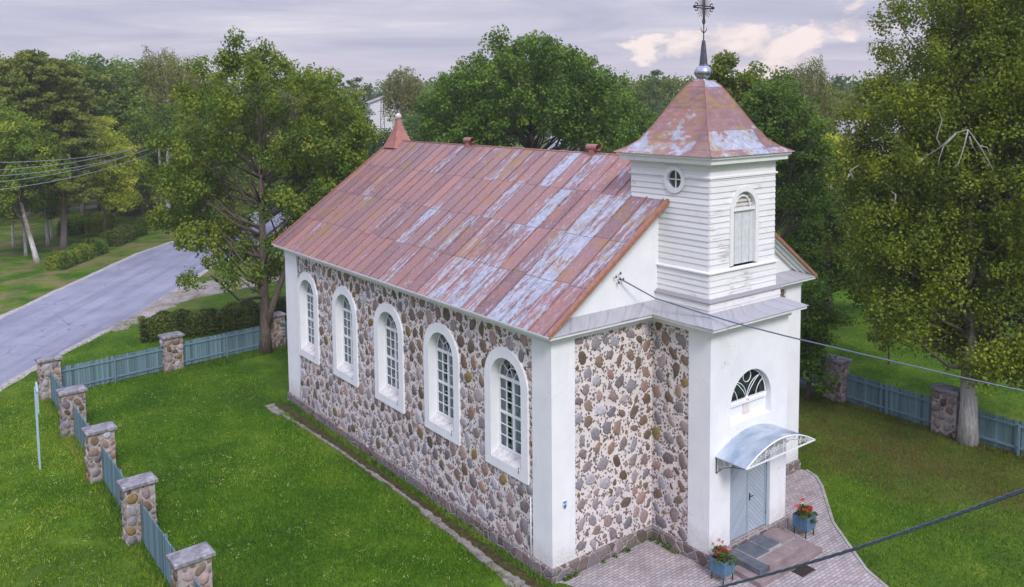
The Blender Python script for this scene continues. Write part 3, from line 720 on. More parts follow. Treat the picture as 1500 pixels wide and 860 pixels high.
# --- cornices: mouldings under eaves
def mould(mb, p, q, n, prof, e0=0, e1=0):
    """extrude a profile [(out, z)] from p to q; n outward; e0,e1 mitre extension factors"""
    p, q = Vector((*p, 0)), Vector((*q, 0)); n = Vector((*n, 0)); d = (q-p).normalized()
    A = [p+n*o_-d*(e0*o_)+Vector((0, 0, z)) for o_, z in prof]; B = [q+n*o_+d*(e1*o_)+Vector((0, 0, z)) for o_, z in prof]
    for k in range(len(prof)-1): mb.poly([A[k], B[k], B[k+1], A[k+1]])
    mb.poly(A); mb.poly(B)
PR = [(0, 6.38), (.06, 6.40), (.07, 6.50), (.2, 6.54), (.24, 6.60), (.38, 6.62), (.385, 6.70), (0, 6.705)]
mb = MB()
mould(mb, (0, 0), (0, L_), (-1, 0), PR, 1, 1); mould(mb, (0, 0), (TX1, 0), (0, -1), PR, 1, 0)
mould(mb, (TX1, 0), (TX1, -TP), (-1, 0), PR, 0, 1); mould(mb, (TX1, -TP), (TX2, -TP), (0, -1), PR, 1, 1); mould(mb, (TX2, -TP), (TX2, 0), (1, 0), PR, 1, 0)
mould(mb, (TX2, 0), (W_, 0), (0, -1), PR, 0, 1); mould(mb, (W_, 0), (W_, L_), (1, 0), PR, 1, 1)
mb.build('cornice', 'white_paint', church)
mb = MB()
def sheet(pts, u0=0):
    P = [Vector(p) for p in pts]; L0 = (P[1]-P[0]).length; w = (P[3]-P[0]).length
    mb.poly(P, 0, [(u0, 0), (u0+L0, 0), (u0+L0, w), (u0, w)])
z0, z1 = 6.715, 7.0
sheet([(-.40, -.43, z0), (TX1-.43, -.43, z0), (UX1-.02, -.0, z1), (.0, -.0, z1)]); sheet([(TX2+.43, -.43, z0), (W_+.40, -.43, z0), (W_, 0, z1), (UX2, 0, z1)], 3)
a = .43
sheet([(TX1-a, -.43, z0), (TX1-a, -TP-a, z0), (UX1-.12, UY1-.12, z1-.02), (UX1-.12, 0, z1)], 1); sheet([(TX1-a, -TP-a, z0), (TX2+a, -TP-a, z0), (UX2+.12, UY1-.12, z1-.02), (UX1-.12, UY1-.12, z1-.02)], 2); sheet([(TX2+a, -TP-a, z0), (TX2+a, -.43, z0), (UX2+.12, 0, z1), (UX2+.12, UY1-.12, z1-.02)], 5)
mb.build('skirt_roof', 'grey_sheet', church)
# --- gable walls
mb = MB()
for y, s_ in ((0, 1), (L_, -1)):
    zt = lambda x: EZ+SL*(min(x, W_-x)+OV)-.06
    mb.poly([(0, y, H), (W_, y, H), (W_, y, zt(W_)), (W_/2, y, zt(W_/2)), (0, y, zt(0))]); mb.build('gable_wall', 'plaster', church); mb = MB()
# --- nave roof
mb = MB(); SLn = sqrt((W_/2+OV)**2+(RZ-EZ)**2)
for s_ in (0, 1):
    X = (lambda x: x) if s_ == 0 else (lambda x: W_-x)
    y0, y1 = -QF, L_+QB
    mb.poly([(X(-OV), y0, EZ), (X(-OV), y1, EZ), (W_/2, y1, RZ), (W_/2, y0, RZ)], 0, [(y0+.2, .05), (y1+.2, .05), (y1+.2, SLn+.05), (y0+.2, SLn+.05)])
    mb.poly([(X(-OV), y0, EZ-.045), (X(-OV), y1, EZ-.045), (W_/2, y1, RZ-.045), (W_/2, y0, RZ-.045)], 1)
    mb.poly([(X(-OV), y0, EZ), (X(-OV), y1, EZ), (X(-OV), y1, EZ-.045), (X(-OV), y0, EZ-.045)], 1)
    k = math.ceil(y0/.66)
    while k*.66-.2 < y1-.05:                 # standing seams
        y = k*.66-.2; k += 1
        if y < y0+.05: continue
        a, b = Vector((X(-OV), y, EZ)), Vector((W_/2, y, RZ)); nn = Vector((-SL if s_ == 0 else SL, 0, 1)).normalized(); u = y+.2+.02
        e = Vector((0, .011, 0)); hh = nn*.032; vv = [(u, .05), (u, SLn), (u, SLn), (u, .05)]
        mb.poly([a-e, b-e, b-e+hh, a-e+hh], 0, vv); mb.poly([a+e, b+e, b+e+hh, a+e+hh], 0, vv); mb.poly([a-e+hh, b-e+hh, b+e+hh, a+e+hh], 0, vv)
    for y in (y0, y1):                        # rusty rake flashing
        o_ = .0; e = -.03 if y == y0 else .03
        a, b = Vector((X(-OV), y+e*.2, EZ)), Vector((W_/2, y+e*.2, RZ))
        mb.poly([a+Vector((0, 0, .03)), b+Vector((0, 0, .03)), b-Vector((0, 0, .13)), a-Vector((0, 0, .10))], 2)
        mb.poly([a+Vector((0, 0, .03)), b+Vector((0, 0, .03)), b+Vector((0, -e*4, .03)), a+Vector((0, -e*4, .03))], 2)
mb.tube([(W_/2, UY2, RZ+.005), (W_/2, L_+QB, RZ+.005)], .03, 8, 3)
roof = mb.build('nave_roof', ['roof_paint', 'white_paint', 'rust_trim', 'spire_red'], church)
# white raking moulding under the verge
mb = MB()
for s_ in (0, 1):
    X = (lambda x: x) if s_ == 0 else (lambda x: W_-x)
    for (dy0, dy1, dz0, dz1) in ((-.36, 0, -.09, -.13), (-.22, 0, -.13, -.26), (-.12, 0, -.26, -.36)):
        a, b = (X(-.25), EZ+SL*.18), (W_/2, RZ)
        P = [(a[0], dy0, a[1]+dz0), (b[0], dy0, b[1]+dz0), (b[0], dy0, b[1]+dz1), (a[0], dy0, a[1]+dz1)]; Q = [(p[0], dy1-.002, p[2]) for p in P]
        mb.poly(P); mb.poly([P[3], P[2], Q[2], Q[3]]); mb.poly([P[0], P[1], Q[1], Q[0]])
mb.build('verge_moulding', 'white_paint', church)
for yv in (12.2, 4.5):
    mb = MB(); mb.box((W_/2-.12, yv-.12, RZ-.08), (W_/2+.12, yv+.12, RZ+.12)); n = 14
    P = [(cos(pi*2*k/n)*.14, sin(pi*2*k/n)*.12) for k in range(n)]
    for k in range(n):
        p, q = P[k], P[(k+1) % n]
        for f in (1, .93): mb.face([mb.vert((W_/2+a*f, yv+dy, RZ+.21+b*f)) for (a, b), dy in ((p, -.27), (q, -.27), (q, .27), (p, .27))], 0, True)
    mb.build('roof_vent', 'spire_red', roof)
mb = MB(); cy_ = 18.15; pr = [(.58, -.32), (.44, -.05), (.33, .22), (.22, .5), (.14, .78), (.075, 1.05)]; rings = []
for r, z in pr: rings.append([mb.vert((W_/2+sx*r, cy_+sy*r, RZ+z)) for sx, sy in ((-1, -1), (1, -1), (1, 1), (-1, 1))])
for k in range(len(rings)-1):
    for j in range(4): mb.face((rings[k][j], rings[k][(j+1) % 4], rings[k+1][(j+1) % 4], rings[k+1][j]))
mb.build('spirelet', 'spire_red', roof)
mb = MB(); mb.lathe((W_/2, cy_, RZ+1.03), [(.03, 0), (.1, .03), (.145, .1), (.15, .15), (.12, .23), (.05, .28), (.0, .285)], 14); mb.build('spirelet_ball', 'sill', roof)
# --- nave windows
def window():
    w = MB()                                         # frame ring with reveal, local: a along wall
    M = lambda a, b, d: (-d, a, b); n = 20
    def outline(h, bot): return [(-h, bot)]+[(h*cos(pi-pi*k/n), WS+h*sin(pi*k/n)) for k in range(n+1)]+[(h, bot)]
    O, I = outline(HO, WB), outline(HI, WB+.29); dp, dr_ = .065, -.27
    for k in range(len(O)):
        j = (k+1) % len(O)
        w.poly([M(*O[k], dp), M(*O[j], dp), M(*I[j], dp), M(*I[k], dp)]); w.poly([M(*O[k], dp), M(*O[j], dp), M(*O[j], -.02), M(*O[k], -.02)]); w.poly([M(*I[k], dp), M(*I[j], dp), M(*I[j], dr_-.3), M(*I[k], dr_-.3)])
    root = w.build('window', 'plaster', church)
    mb = MB(); s0, s1 = WB+.295, WB+.50
    mb.poly([M(-HI, s0, .05), M(HI, s0, .05), M(HI, s1, dr_), M(-HI, s1, dr_)]); mb.build('sill', 'sill', root)
    def sash(d, mbx, t=1.0):
        b0 = s1; y0 = HI-.002
        def hb(z, a, b, th, dd=.05): mbx.box((a, z-th/2, d-dd/2), (b, z+th/2, d+dd/2), 0, M)
        def vb(a, z0_, z1_, th, dd=.05): mbx.box((a-th/2, z0_, d-dd/2), (a+th/2, z1_, d+dd/2), 0, M)
        vb(-y0+.035, b0, WS, .07); vb(y0-.035, b0, WS, .07); hb(b0+.035, -y0+.07, y0-.07, .07); hb(WS, -y0, y0, .10, .07)
        vb(0, b0+.07, WS-.05, .10, .06); mid = (b0+WS)/2+.02
        for s_ in (-1, 1):
            a, b = sorted((s_*.05, s_*(y0-.07)))
            hb(mid, a, b, .08)
            for lo, hi in ((b0+.07, mid-.04), (mid+.04, WS-.05)):
                vb((a+b)/2, lo, hi, .032, .035)
                for q in (1, 2): hb(lo+(hi-lo)*q/3, a, b, .03, .03)
        ar_ = lambda r, n_=20: [M(r*cos(pi-pi*k/n_), WS+.03+r*sin(pi*k/n_), d) for k in range(n_+1)]
        mbx.tube(ar_(y0-.05), .036, 6); mbx.tube(ar_(.34), .017, 6)
        for an in (36, 72, 108, 144): mbx.bar(M(.34*cos(radians(an)), WS+.03+.34*sin(radians(an)), d), M((y0-.05)*cos(radians(an)), WS+.03+(y0-.05)*sin(radians(an)), d), .03)
        for an in (60, 120): mbx.bar(M(.0, WS+.03, d), M(.34*cos(radians(an)), WS+.03+.34*sin(radians(an)), d), .024)
    mb = MB(); sash(dr_, mb); mb.build('frame', 'window_white', root)
    mb = MB(); sash(dr_-.19, mb); mb.build('inner_frame', 'window_white', root)
    I2 = outline(HI, s1)
    mb = MB(); mb.poly([M(*p, dr_-.005) for p in I2]); mb.build('glass', 'glass', root)
    mb = MB(); prev = None
    for k in range(33):
        a = -HI+2*HI*k/32
        if -.20 < a < -.04 or a > .50: prev = None; continue
        dd = dr_-.245-.012*sin(k*1.7); z_ = WS+.12; row = (mb.vert(M(a, s1-.1, dd)), mb.vert(M(a, z_, dd)))
        if prev: mb.face((prev[0], row[0], row[1], prev[1]), 0, True)
        prev = row
    mb.build('curtain', 'curtain', root)
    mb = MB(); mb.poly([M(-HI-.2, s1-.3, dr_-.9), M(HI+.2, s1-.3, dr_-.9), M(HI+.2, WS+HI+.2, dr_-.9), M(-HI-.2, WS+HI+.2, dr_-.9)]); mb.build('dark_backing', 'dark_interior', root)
    mb = MB(); mb.tube([M(-HI+.16, WB+.36, .045), M(-HI+.10, WB+.27, .075), M(-HI+.13, WB+.20, .075)], .009, 5); mb.build('stay_hook', 'steel_dark', root)
    return root
w0 = window(); w0.location = (0, WC[0], 0)
for c in WC[1:]:
    r = w0.copy(); COL.objects.link(r); r.location = (0, c, 0); r.parent = church
    for ch in list(w0.children): q = ch.copy(); COL.objects.link(q); q.parent = r
# --- belfry
def clap(mb, M, a0, a1, z0, z1, d0=0.0, cut=None, bh=.172, mi=0):
    z = z0; rn = random.Random(int(a0*100+z0*10))
    while z < z1-1e-3:
        zt = min(z+bh, z1); segs = [(a0, a1)]
        if cut:
            for f in cut:
                r = f((z+zt)/2)
                if r:
                    ns = []
                    for p, q in segs:
                        if r[1] <= p or r[0] >= q: ns.append((p, q)); continue
                        if r[0] > p: ns.append((p, r[0]))
                        if r[1] < q: ns.append((r[1], q))
                    segs = ns
        j = rn.uniform(-.004, .004)
        for p, q in segs:
            mb.poly([M(p, z, d0+.030+j), M(q, z, d0+.030+j), M(q, zt, d0+.006), M(p, zt, d0+.006)], mi); mb.poly([M(p, z, d0), M(q, z, d0), M(q, z, d0+.030+j), M(p, z, d0+.030+j)], mi)
            for e in (p, q): mb.poly([M(e, z, d0-.04), M(e, z, d0+.03), M(e, zt, d0+.006), M(e, zt, d0-.04)], mi)
        z = zt
    segs = []
FACES = [(lambda a, b, d: (UX1-d, a, b), UY1, UY2, 1), (lambda a, b, d: (a, UY1-d, b), UX1, UX2, 0), (lambda a, b, d: (UX2+d, a, b), UY1, UY2, 0), (lambda a, b, d: (a, UY2+d, b), UX1, UX2, 0)]
RWY, RWZ, RWR = -.64, 10.67, .36
SHX0, SHX1, SHB, SHS = 5.16, 6.36, 8.17, 9.80; SHC = (SHX0+SHX1)/2; SHR = (SHX1-SHX0)/2
cut_r = lambda z: (RWY-sqrt(RWR**2-(z-RWZ)**2), RWY+sqrt(RWR**2-(z-RWZ)**2)) if abs(z-RWZ) < RWR else None
cut_s = lambda z: (SHX0, SHX1) if SHB < z <= SHS else ((SHC-sqrt(SHR**2-(z-SHS)**2), SHC+sqrt(SHR**2-(z-SHS)**2)) if SHS < z < SHS+SHR else None)
mb = MB()
for i, (M, a0, a1, left) in enumerate(FACES):
    mi = 1 if i == 1 else 0
    clap(mb, M, a0-.14, a1+.14, 6.85, 7.24, .14, None, .195, mi)
    clap(mb, M, a0-.04, a1+.04, 7.32, 8.03, .04, None, .178, mi)
    clap(mb, M, a0, a1, 8.12, 10.74, 0, [cut_r] if i == 0 else [cut_s] if i == 1 else None, .172, mi)
    clap(mb, M, a0, a1, 10.80, 11.16, .0, [cut_r] if i == 0 else None, .18, mi)
bel = mb.build('belfry', ['white_boards', 'white_boards_worn'], church)
mb = MB()
def ringm(prof, cutw=False):
    P = [(UX1, UY1), (UX1, UY2), (UX2, UY2), (UX2, UY1)]
    for (p, q, n_) in (((UX1, UY1), (UX1, UY2), (-1, 0)), ((UX1, UY1), (UX2, UY1), (0, -1)), ((UX2, UY1), (UX2, UY2), (1, 0)), ((UX1, UY2), (UX2, UY2), (0, 1))): 
        if cutw and n_ == (-1, 0): mould(mb, p, (UX1, RWY-.36), n_, prof, 1, 0); mould(mb, (UX1, RWY+.36), q, n_, prof, 0, 1)
        else: mould(mb, p, q, n_, prof, 1, 1)
ringm([(0, 8.02), (.05, 8.03), (.11, 8.05), (.11, 8.085), (0, 8.13)]); ringm([(0, 10.74), (.06, 10.75), (.06, 10.80), (0, 10.82)], True)
ringm([(0, 11.10), (.05, 11.12), (.06, 11.16), (.26, 11.18), (.27, 11.30), (.34, 11.33), (.34, 11.385), (0, 11.39)])
mb.build('belfry_cornice', 'white_paint', bel)
mb = MB(); ringm([(0, 7.22), (.16, 7.23), (.20, 7.245), (.20, 7.265), (.03, 7.36)]); mb.build('belfry_ledge', 'grey_sheet', bel)
# round window
def ring_plate(mb, M, c, z, r0, r1, d0, d1, n=28):
    for k in range(n):
        a, b = 2*pi*k/n, 2*pi*(k+1)/n; g = lambda r, t, d: M(c+r*cos(t), z+r*sin(t), d)
        mb.poly([g(r0, a, d1), g(r0, b, d1), g(r1, b, d1), g(r1, a, d1)]); mb.poly([g(r1, a, d0), g(r1, b, d0), g(r1, b, d1), g(r1, a, d1)]); mb.poly([g(r0, a, -.06), g(r0, b, -.06), g(r0, b, d1), g(r0, a, d1)])
M = FACES[0][0]
mb = MB(); ring_plate(mb, M, RWY, RWZ, .27, .40, -.01, .07); mb.bar(M(RWY-.27, RWZ, -.02), M(RWY+.27, RWZ, -.02), .03); mb.bar(M(RWY, RWZ-.27, -.02), M(RWY, RWZ+.27, -.02), .03)
rw = mb.build('round_window', 'white_paint', bel)
mb = MB(); mb.poly([M(RWY+.27*cos(2*pi*k/24), RWZ+.27*sin(2*pi*k/24), -.035) for k in range(24) if not (12 <= k <= 17 and False)]); mb.build('round_window_glass', 'glass', bel)
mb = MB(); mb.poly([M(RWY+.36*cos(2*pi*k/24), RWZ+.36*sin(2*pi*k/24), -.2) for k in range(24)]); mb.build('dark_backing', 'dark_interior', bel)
# shutter
M = FACES[1][0]; n = 18
def out_s(h, bot): return [(SHC-h, bot)]+[(SHC+h*cos(pi-pi*k/n), SHS+h*sin(pi*k/n)) for k in range(n+1)]+[(SHC+h, bot)]
mb = MB(); O, I = out_s(SHR+.06, SHB), out_s(SHR-.09, SHB+.0)
for k in range(len(O)-1):
    j = k+1; mb.poly([M(*O[k], .06), M(*O[j], .06), M(*I[j], .06), M(*I[k], .06)]); mb.poly([M(*O[k], .06), M(*O[j], .06), M(*O[j], 0), M(*O[k], 0)]); mb.poly([M(*I[k], .06), M(*I[j], .06), M(*I[j], -.12), M(*I[k], -.12)])
mb.box((SHC-SHR+.08, SHS-.05, -.12), (SHC+SHR-.08, SHS+.03, .03), 0, M); mb.tube([M(SHC+.36*cos(pi*k/12), SHS+.36*sin(pi*k/12)+.02, -.04) for k in range(13)], .03, 6)
mb.build('louvre_frame', 'white_paint', bel)
mb = MB(); x = SHC-SHR+.09; xe = SHC+SHR-.09; nb = 6
for k in range(nb): mb.box((x+(xe-x)*k/nb+.004, SHB+.01, -.075+.006*(k % 2)), (x+(xe-x)*(k+1)/nb-.004, SHS-.055, -.05+.006*(k % 2)), 0, M)
mb.build('shutter', 'shutter_paint', bel)
mb = MB(); pts_ = [(SHC+(SHR-.09)*cos(pi*k/n), SHS+(SHR-.09)*sin(pi*k/n)) for k in range(n+1)]; mb.poly([M(*p, -.11) for p in pts_])
for k in range(3): z = SHS+.08+k*.12; h = sqrt(max(0, (SHR-.09)**2-(z-SHS)**2)); mb.box((SHC-h+.01, z, -.09), (SHC+h-.01, z+.07, -.06), 0, M)
mb.build('fanlight', flat('fan_beige', (.58, .56, .53), .8) and 'fan_beige', bel)
# tower roof (square bell-cast pyramid)
mb = MB(); tc = ((UX1+UX2)/2, (UY1+UY2)/2); hs = 1.92
prf = [(1.0, 0), (.84, .075), (.71, .17), (.545, .39), (.45, .54), (.355, .69), (.27, .82), (.19, .93), (.10, 1.0)]; Z0, ZH = 11.40, 2.16
for k in range(len(prf)-1):
    (r0, h0), (r1, h1) = prf[k], prf[k+1]
    s0_ = sum(sqrt(((prf[i+1][0]-prf[i][0])*hs)**2+((prf[i+1][1]-prf[i][1])*ZH)**2) for i in range(k)); s1_ = s0_+sqrt(((r1-r0)*hs)**2+((h1-h0)*ZH)**2)
    for j in range(4):
        c_ = [(-1, -1), (1, -1), (1, 1), (-1, 1)]; a, b = c_[j], c_[(j+1) % 4]; y_ = lambda p, r: (tc[0]+p[0]*r*hs, tc[1]+p[1]*r*hs)
        U = 20.31+j*3.96; uvs = [(U-r0*hs*.3, s0_+.55), (U+r0*hs*.3, s0_+.55), (U+r1*hs*.3, s1_+.55), (U-r1*hs*.3, s1_+.55)]
        uvs = [(U+.0+t_, s_) for (t_, s_) in ((-r0*.32, s0_+1.1), (r0*.32, s0_+1.1), (r1*.32, s1_+1.1), (-r1*.32, s1_+1.1))]
        mb.poly([(*y_(a, r0), Z0+h0*ZH), (*y_(b, r0), Z0+h0*ZH), (*y_(b, r1), Z0+h1*ZH), (*y_(a, r1), Z0+h1*ZH)], 0, uvs)
mb.poly([(tc[0]+a*hs, tc[1]+b*hs, Z0-.004) for a, b in ((-1, -1), (1, -1), (1, 1), (-1, 1))], 1)
mb.poly([(tc[0]+a*.1*hs, tc[1]+b*.1*hs, Z0+ZH) for a, b in ((-1, -1), (1, -1), (1, 1), (-1, 1))], 0)
for a, b in ((-1, -1), (1, -1), (1, 1), (-1, 1)): mb.tube([(tc[0]+a*r_*hs, tc[1]+b*r_*hs, Z0+h_*ZH+.004) for r_, h_ in prf], .016, 5, 2, False)
troof = mb.build('tower_roof', ['tower_roof_paint', 'white_paint', 'spire_red'], church)
zb = Z0+ZH-.02
mb = MB(); mb.lathe((*tc, zb), [(.19, 0), (.13, .04), (.12, .08), (.22, .13), (.275, .22), (.27, .32), (.2, .42), (.13, .46), (.12, .5)], 20); mb.build('spire_ball', 'steel_bright', troof)
mb = MB(); mb.lathe((*tc, zb+.46), [(.14, 0), (.125, .05), (.10, .28), (.075, .55), (.05, .76), (.03, .78)], 8, 0, False); mb.build('spire_cone', 'steel_dark', troof)
mb = MB(); zr = zb+1.2; X0, Y0 = tc; cz_ = zr+1.02
mb.tube([(X0, Y0, zr), (X0, Y0, zr+.72)], .018, 6)
mb.tube([(X0+.13*sin(radians(a)), Y0, zr+.40-.13*cos(radians(a))) for a in range(-100, 101, 10)], [.004+.018*(1-abs(a)/105) for a in range(-100, 101, 10)], 6)
for s_ in (-1, 1):
    mb.tube([(X0, Y0, zr+.5), (X0+s_*.055, Y0, zr+.57), (X0+s_*.05, Y0, zr+.62), (X0+s_*.028, Y0, zr+.68), (X0+s_*.028, Y0, cz_+.46)], .019, 6)
    for dz in (-.028, .028): mb.tube([(X0-.38, Y0, cz_+dz), (X0+.38, Y0, cz_+dz)], .018, 6)
    mb.lathe((X0+s_*.42, Y0, cz_-.05), [(.015, 0), (.05, .03), (.045, .07), (.015, .1)], 8)
    for t_ in (-1, 1):
        mb.tube([(X0+s_*(.28+.07*(1-cos(radians(a)))), Y0, cz_+t_*(.04+.08*sin(radians(a)))) for a in range(0, 181, 20)][:8], .015, 5)
        mb.tube([(X0+s_*(.04+.08*sin(radians(a))), Y0, cz_+.3+.07*(1-cos(radians(a)))) for a in range(0, 161, 20)], .010, 5) if t_ > 0 else None
mb.lathe((X0, Y0, cz_+.44), [(.015, 0), (.05, .03), (.045, .07), (.015, .1)], 8)
for q in range(4):
    for an in (22, 37, 53, 68):
        a = radians(an+90*q); mb.bar((X0+.05*cos(a), Y0, cz_+.05*sin(a)), (X0+(.36 if an in (37, 53) else .30)*cos(a), Y0, cz_+(.36 if an in (37, 53) else .30)*sin(a)), .011)
mb.build('cross', 'iron_brown', troof)
# --- plaque: blue and white heritage shield
mb = MB(); sx, sz, w, h = .42, 1.72, .085, .125
y = -.05
SH = [(-w, h), (w, h), (w, -.01), (.045, -.085), (0, -.13), (-.045, -.085), (-w, -.01)]
mb.poly([(sx+a, y, sz+b) for a, b in SH], 0); mb.poly([(sx+a, -.036, sz+b) for a, b in SH], 0)
for p, q in zip(SH, SH[1:]+SH[:1]): mb.poly([(sx+p[0], y, sz+p[1]), (sx+q[0], y, sz+q[1]), (sx+q[0], -.036, sz+q[1]), (sx+p[0], -.036, sz+p[1])], 0)
flat('sign_white', (.62, .66, .7), .5, 0, .03); flat('sign_blue', (.03, .16, .36), .5, 0, .08)
mb.poly([(sx-.07, y-.003, sz+.11), (sx+.07, y-.003, sz+.11), (sx, y-.003, sz+.03)], 1)
mb.poly([(sx, y-.003, sz+.03), (sx+.062, y-.003, sz-.02), (sx+.035, y-.003, sz-.078), (sx, y-.003, sz-.112), (sx-.035, y-.003, sz-.078), (sx-.062, y-.003, sz-.02)], 1)
mb.build('shield_plaque', ['sign_white', 'sign_blue'], church)
# --- pipes and lightning conductor
mb = MB(); mb.tube([(-.075, .87, -.42), (-.075, .87, 1.75)], .022, 8); mb.build('pipe', 'pipe_white', church)
mb = MB(); mb.tube([(-.06, 17.0, z) if i % 2 else (-.075, 17.02, z) for i, z in enumerate((6.4, 5.6, 4.6, 3.6, 2.4, 1.2, .1))], .016, 6); mb.build('downlead', 'pipe_white', church)
# insulators on the gable
mb = MB()
for i, (dx, dz) in enumerate(((0, 0), (-.16, .08), (.13, -.03), (.02, .16), (-.05, -.1))):
    mb.bar((2.5+dx, 0, 7.82+dz), (2.5+dx, -.12, 7.86+dz), .012); mb.lathe((2.5+dx, -.12, 7.83+dz), [(.02, 0), (.03, .02), (.02, .05), (.026, .07), (.01, .08)], 8); mb.build('cable_insulator', 'steel_dark', church); mb = MB()

# ------------------------------------------------------------------ entrance steps
st = empty('entrance_steps', (5.8, -3, GZ), label='grey and pink granite steps in front of the light blue church door', cat='steps')
def blk(name, x0, y0, x1, y1, z0, z1, m_, b=.012):
    mb = MB(); ox, oy, oz = 5.8, -3, GZ; P = [(x0, y0), (x1, y0), (x1, y1), (x0, y1)]
    lo = [mb.vert((x-ox, y-oy, z0-oz)) for x, y in P]; mi = [mb.vert((x-ox, y-oy, z1-b-oz)) for x, y in P]; cx_, cy2 = (x0+x1)/2, (y0+y1)/2
    hi = [mb.vert((x-ox-math.copysign(b, x-cx_), y-oy-math.copysign(b, y-cy2), z1-oz)) for x, y in P]; mb.face(hi)
    for a, c_ in ((lo, mi), (mi, hi)):
        for k in range(4): mb.face((a[k], a[(k+1) % 4], c_[(k+1) % 4], c_[k]))
    mb.build(name, m_, st)
blk('base_step', 4.25, -3.78, 6.05, -2.36, GZ-.02, -.235, 'granite_pink'); blk('base_step', 6.06, -3.77, 7.22, -2.36, GZ-.02, -.24, 'granite_pink')
blk('side_slab', 4.53, -3.55, 4.93, -2.36, -.23, -.06, 'granite_grey'); blk('tread_block', 4.97, -3.56, 6.2, -3.14, -.23, -.07, 'granite_pink'); blk('tread_block', 6.23, -3.5, 6.86, -3.12, -.23, -.075, 'limestone' if False else 'granite_pink')
blk('landing_slab', 4.97, -3.10, 5.62, -2.36, -.23, -.062, 'granite_grey'); blk('landing_slab', 5.65, -3.02, 6.22, -2.36, -.23, -.066, 'granite_grey'); blk('landing_slab', 6.25, -3.09, 6.85, -2.36, -.23, -.06, 'granite_pink')
blk('mortar_bed', 4.55, -3.48, 6.84, -2.37, -.23, -.078, 'limestone')
gt = MB()
for k in range(9): gt.box((-.3, -.19+k*.042, 0), (.3, -.165+k*.042, .02))
for x in (-.3, .28): gt.box((x, -.2, .0), (x+.02, .18, .024))
tag(gt.build('boot_scraper', 'iron_brown', loc=(5.93, -3.99, GZ+.021)), 'brown iron boot scraper mat on the paving below the steps', 'boot scraper')

# ------------------------------------------------------------------ leaves engine
def leaf_quads(rg, cen, out, size, n_up=.35, n_rnd=.85, asp=1.5):
    n = len(cen); nrm = out*.7+np.array([0, 0, n_up])+rg.normal(size=(n, 3))*n_rnd; nrm /= np.linalg.norm(nrm, axis=1)[:, None]
    t = rg.normal(size=(n, 3)); t[:, 2] -= .6; t -= (t*nrm).sum(1)[:, None]*nrm; t /= np.linalg.norm(t, axis=1)[:, None]+1e-9
    b = np.cross(nrm, t); s = (size*rg.uniform(.7, 1.25, n))[:, None]; w = s*.5/ (asp**.5)
    fold = nrm*s*.12
    v = np.stack([cen-t*s*.5, cen+b*w-fold, cen+t*s*.5, cen-b*w-fold], 1).reshape(-1, 3)
    q = np.arange(n*4).reshape(-1, 4); return v, q
def crown(rg, lobes, leaf=.12, cs=.42, per=70, dens=1.0, cols=((.05, .09, .015), (.08, .12, .02)), squash=.8, shell=.62, drop=0.0, tips=None, asp=1.5, inner=.35):
    """lobes: (x,y,z,r) -> leaf-clump crown"""
    C, O, K, CR = [], [], [], []
    for lb in lobes:
        c = np.array(lb[:3]); r = lb[3]; n = max(5, int(dens*4.2*(r/cs)**2))
        d = rg.normal(size=(n, 3)); d[:, 2] = d[:, 2]*.85+.12; d /= np.linalg.norm(d, axis=1)[:, None]
        rad = r*(shell+(1.08-shell)*rg.random(n)**.7); ki = rg.random(n) < inner*.5; rad[ki] *= rg.uniform(.3, .9, ki.sum())
        C.append(c+d*rad[:, None]*np.array([1, 1, .88])); O.append(d)
    C = np.concatenate(C); O = np.concatenate(O); n = len(C)
    cr = cs*rg.uniform(.55, 1.25, n); cnt = np.maximum(6, (per*(cr/cs)**2)).astype(int)
    idx = np.repeat(np.arange(n), cnt); N = len(idx)
    g = rg.normal(size=(N, 3)); g /= np.linalg.norm(g, axis=1)[:, None]; g[:, 2] = g[:, 2]*.85+.15
    rad = cr[idx]*rg.random(N)**.45
    P = C[idx]+g*rad[:, None]*np.array([1, 1, squash])
    if drop: P[:, 2] -= rg.random(N)**1.5*drop*(cr[idx]/cs)
    out = g*.8+O[idx]*.4
    v, q = leaf_quads(rg, P, out, leaf, asp=asp)
    cols = np.array(cols); a = rg.random(n)[idx]; a = np.clip(a**1.3*.95+rg.random(N)*.2-.03, 0, 1)*(len(cols)-1); i0 = np.minimum(a.astype(int), len(cols)-2); f = (a-i0)[:, None]
    col = cols[i0]*(1-f)+cols[i0+1]*f; col *= rg.uniform(.8, 1.2, (N, 1)); col = np.repeat(col, 4, 0)
    return v, q, col, C
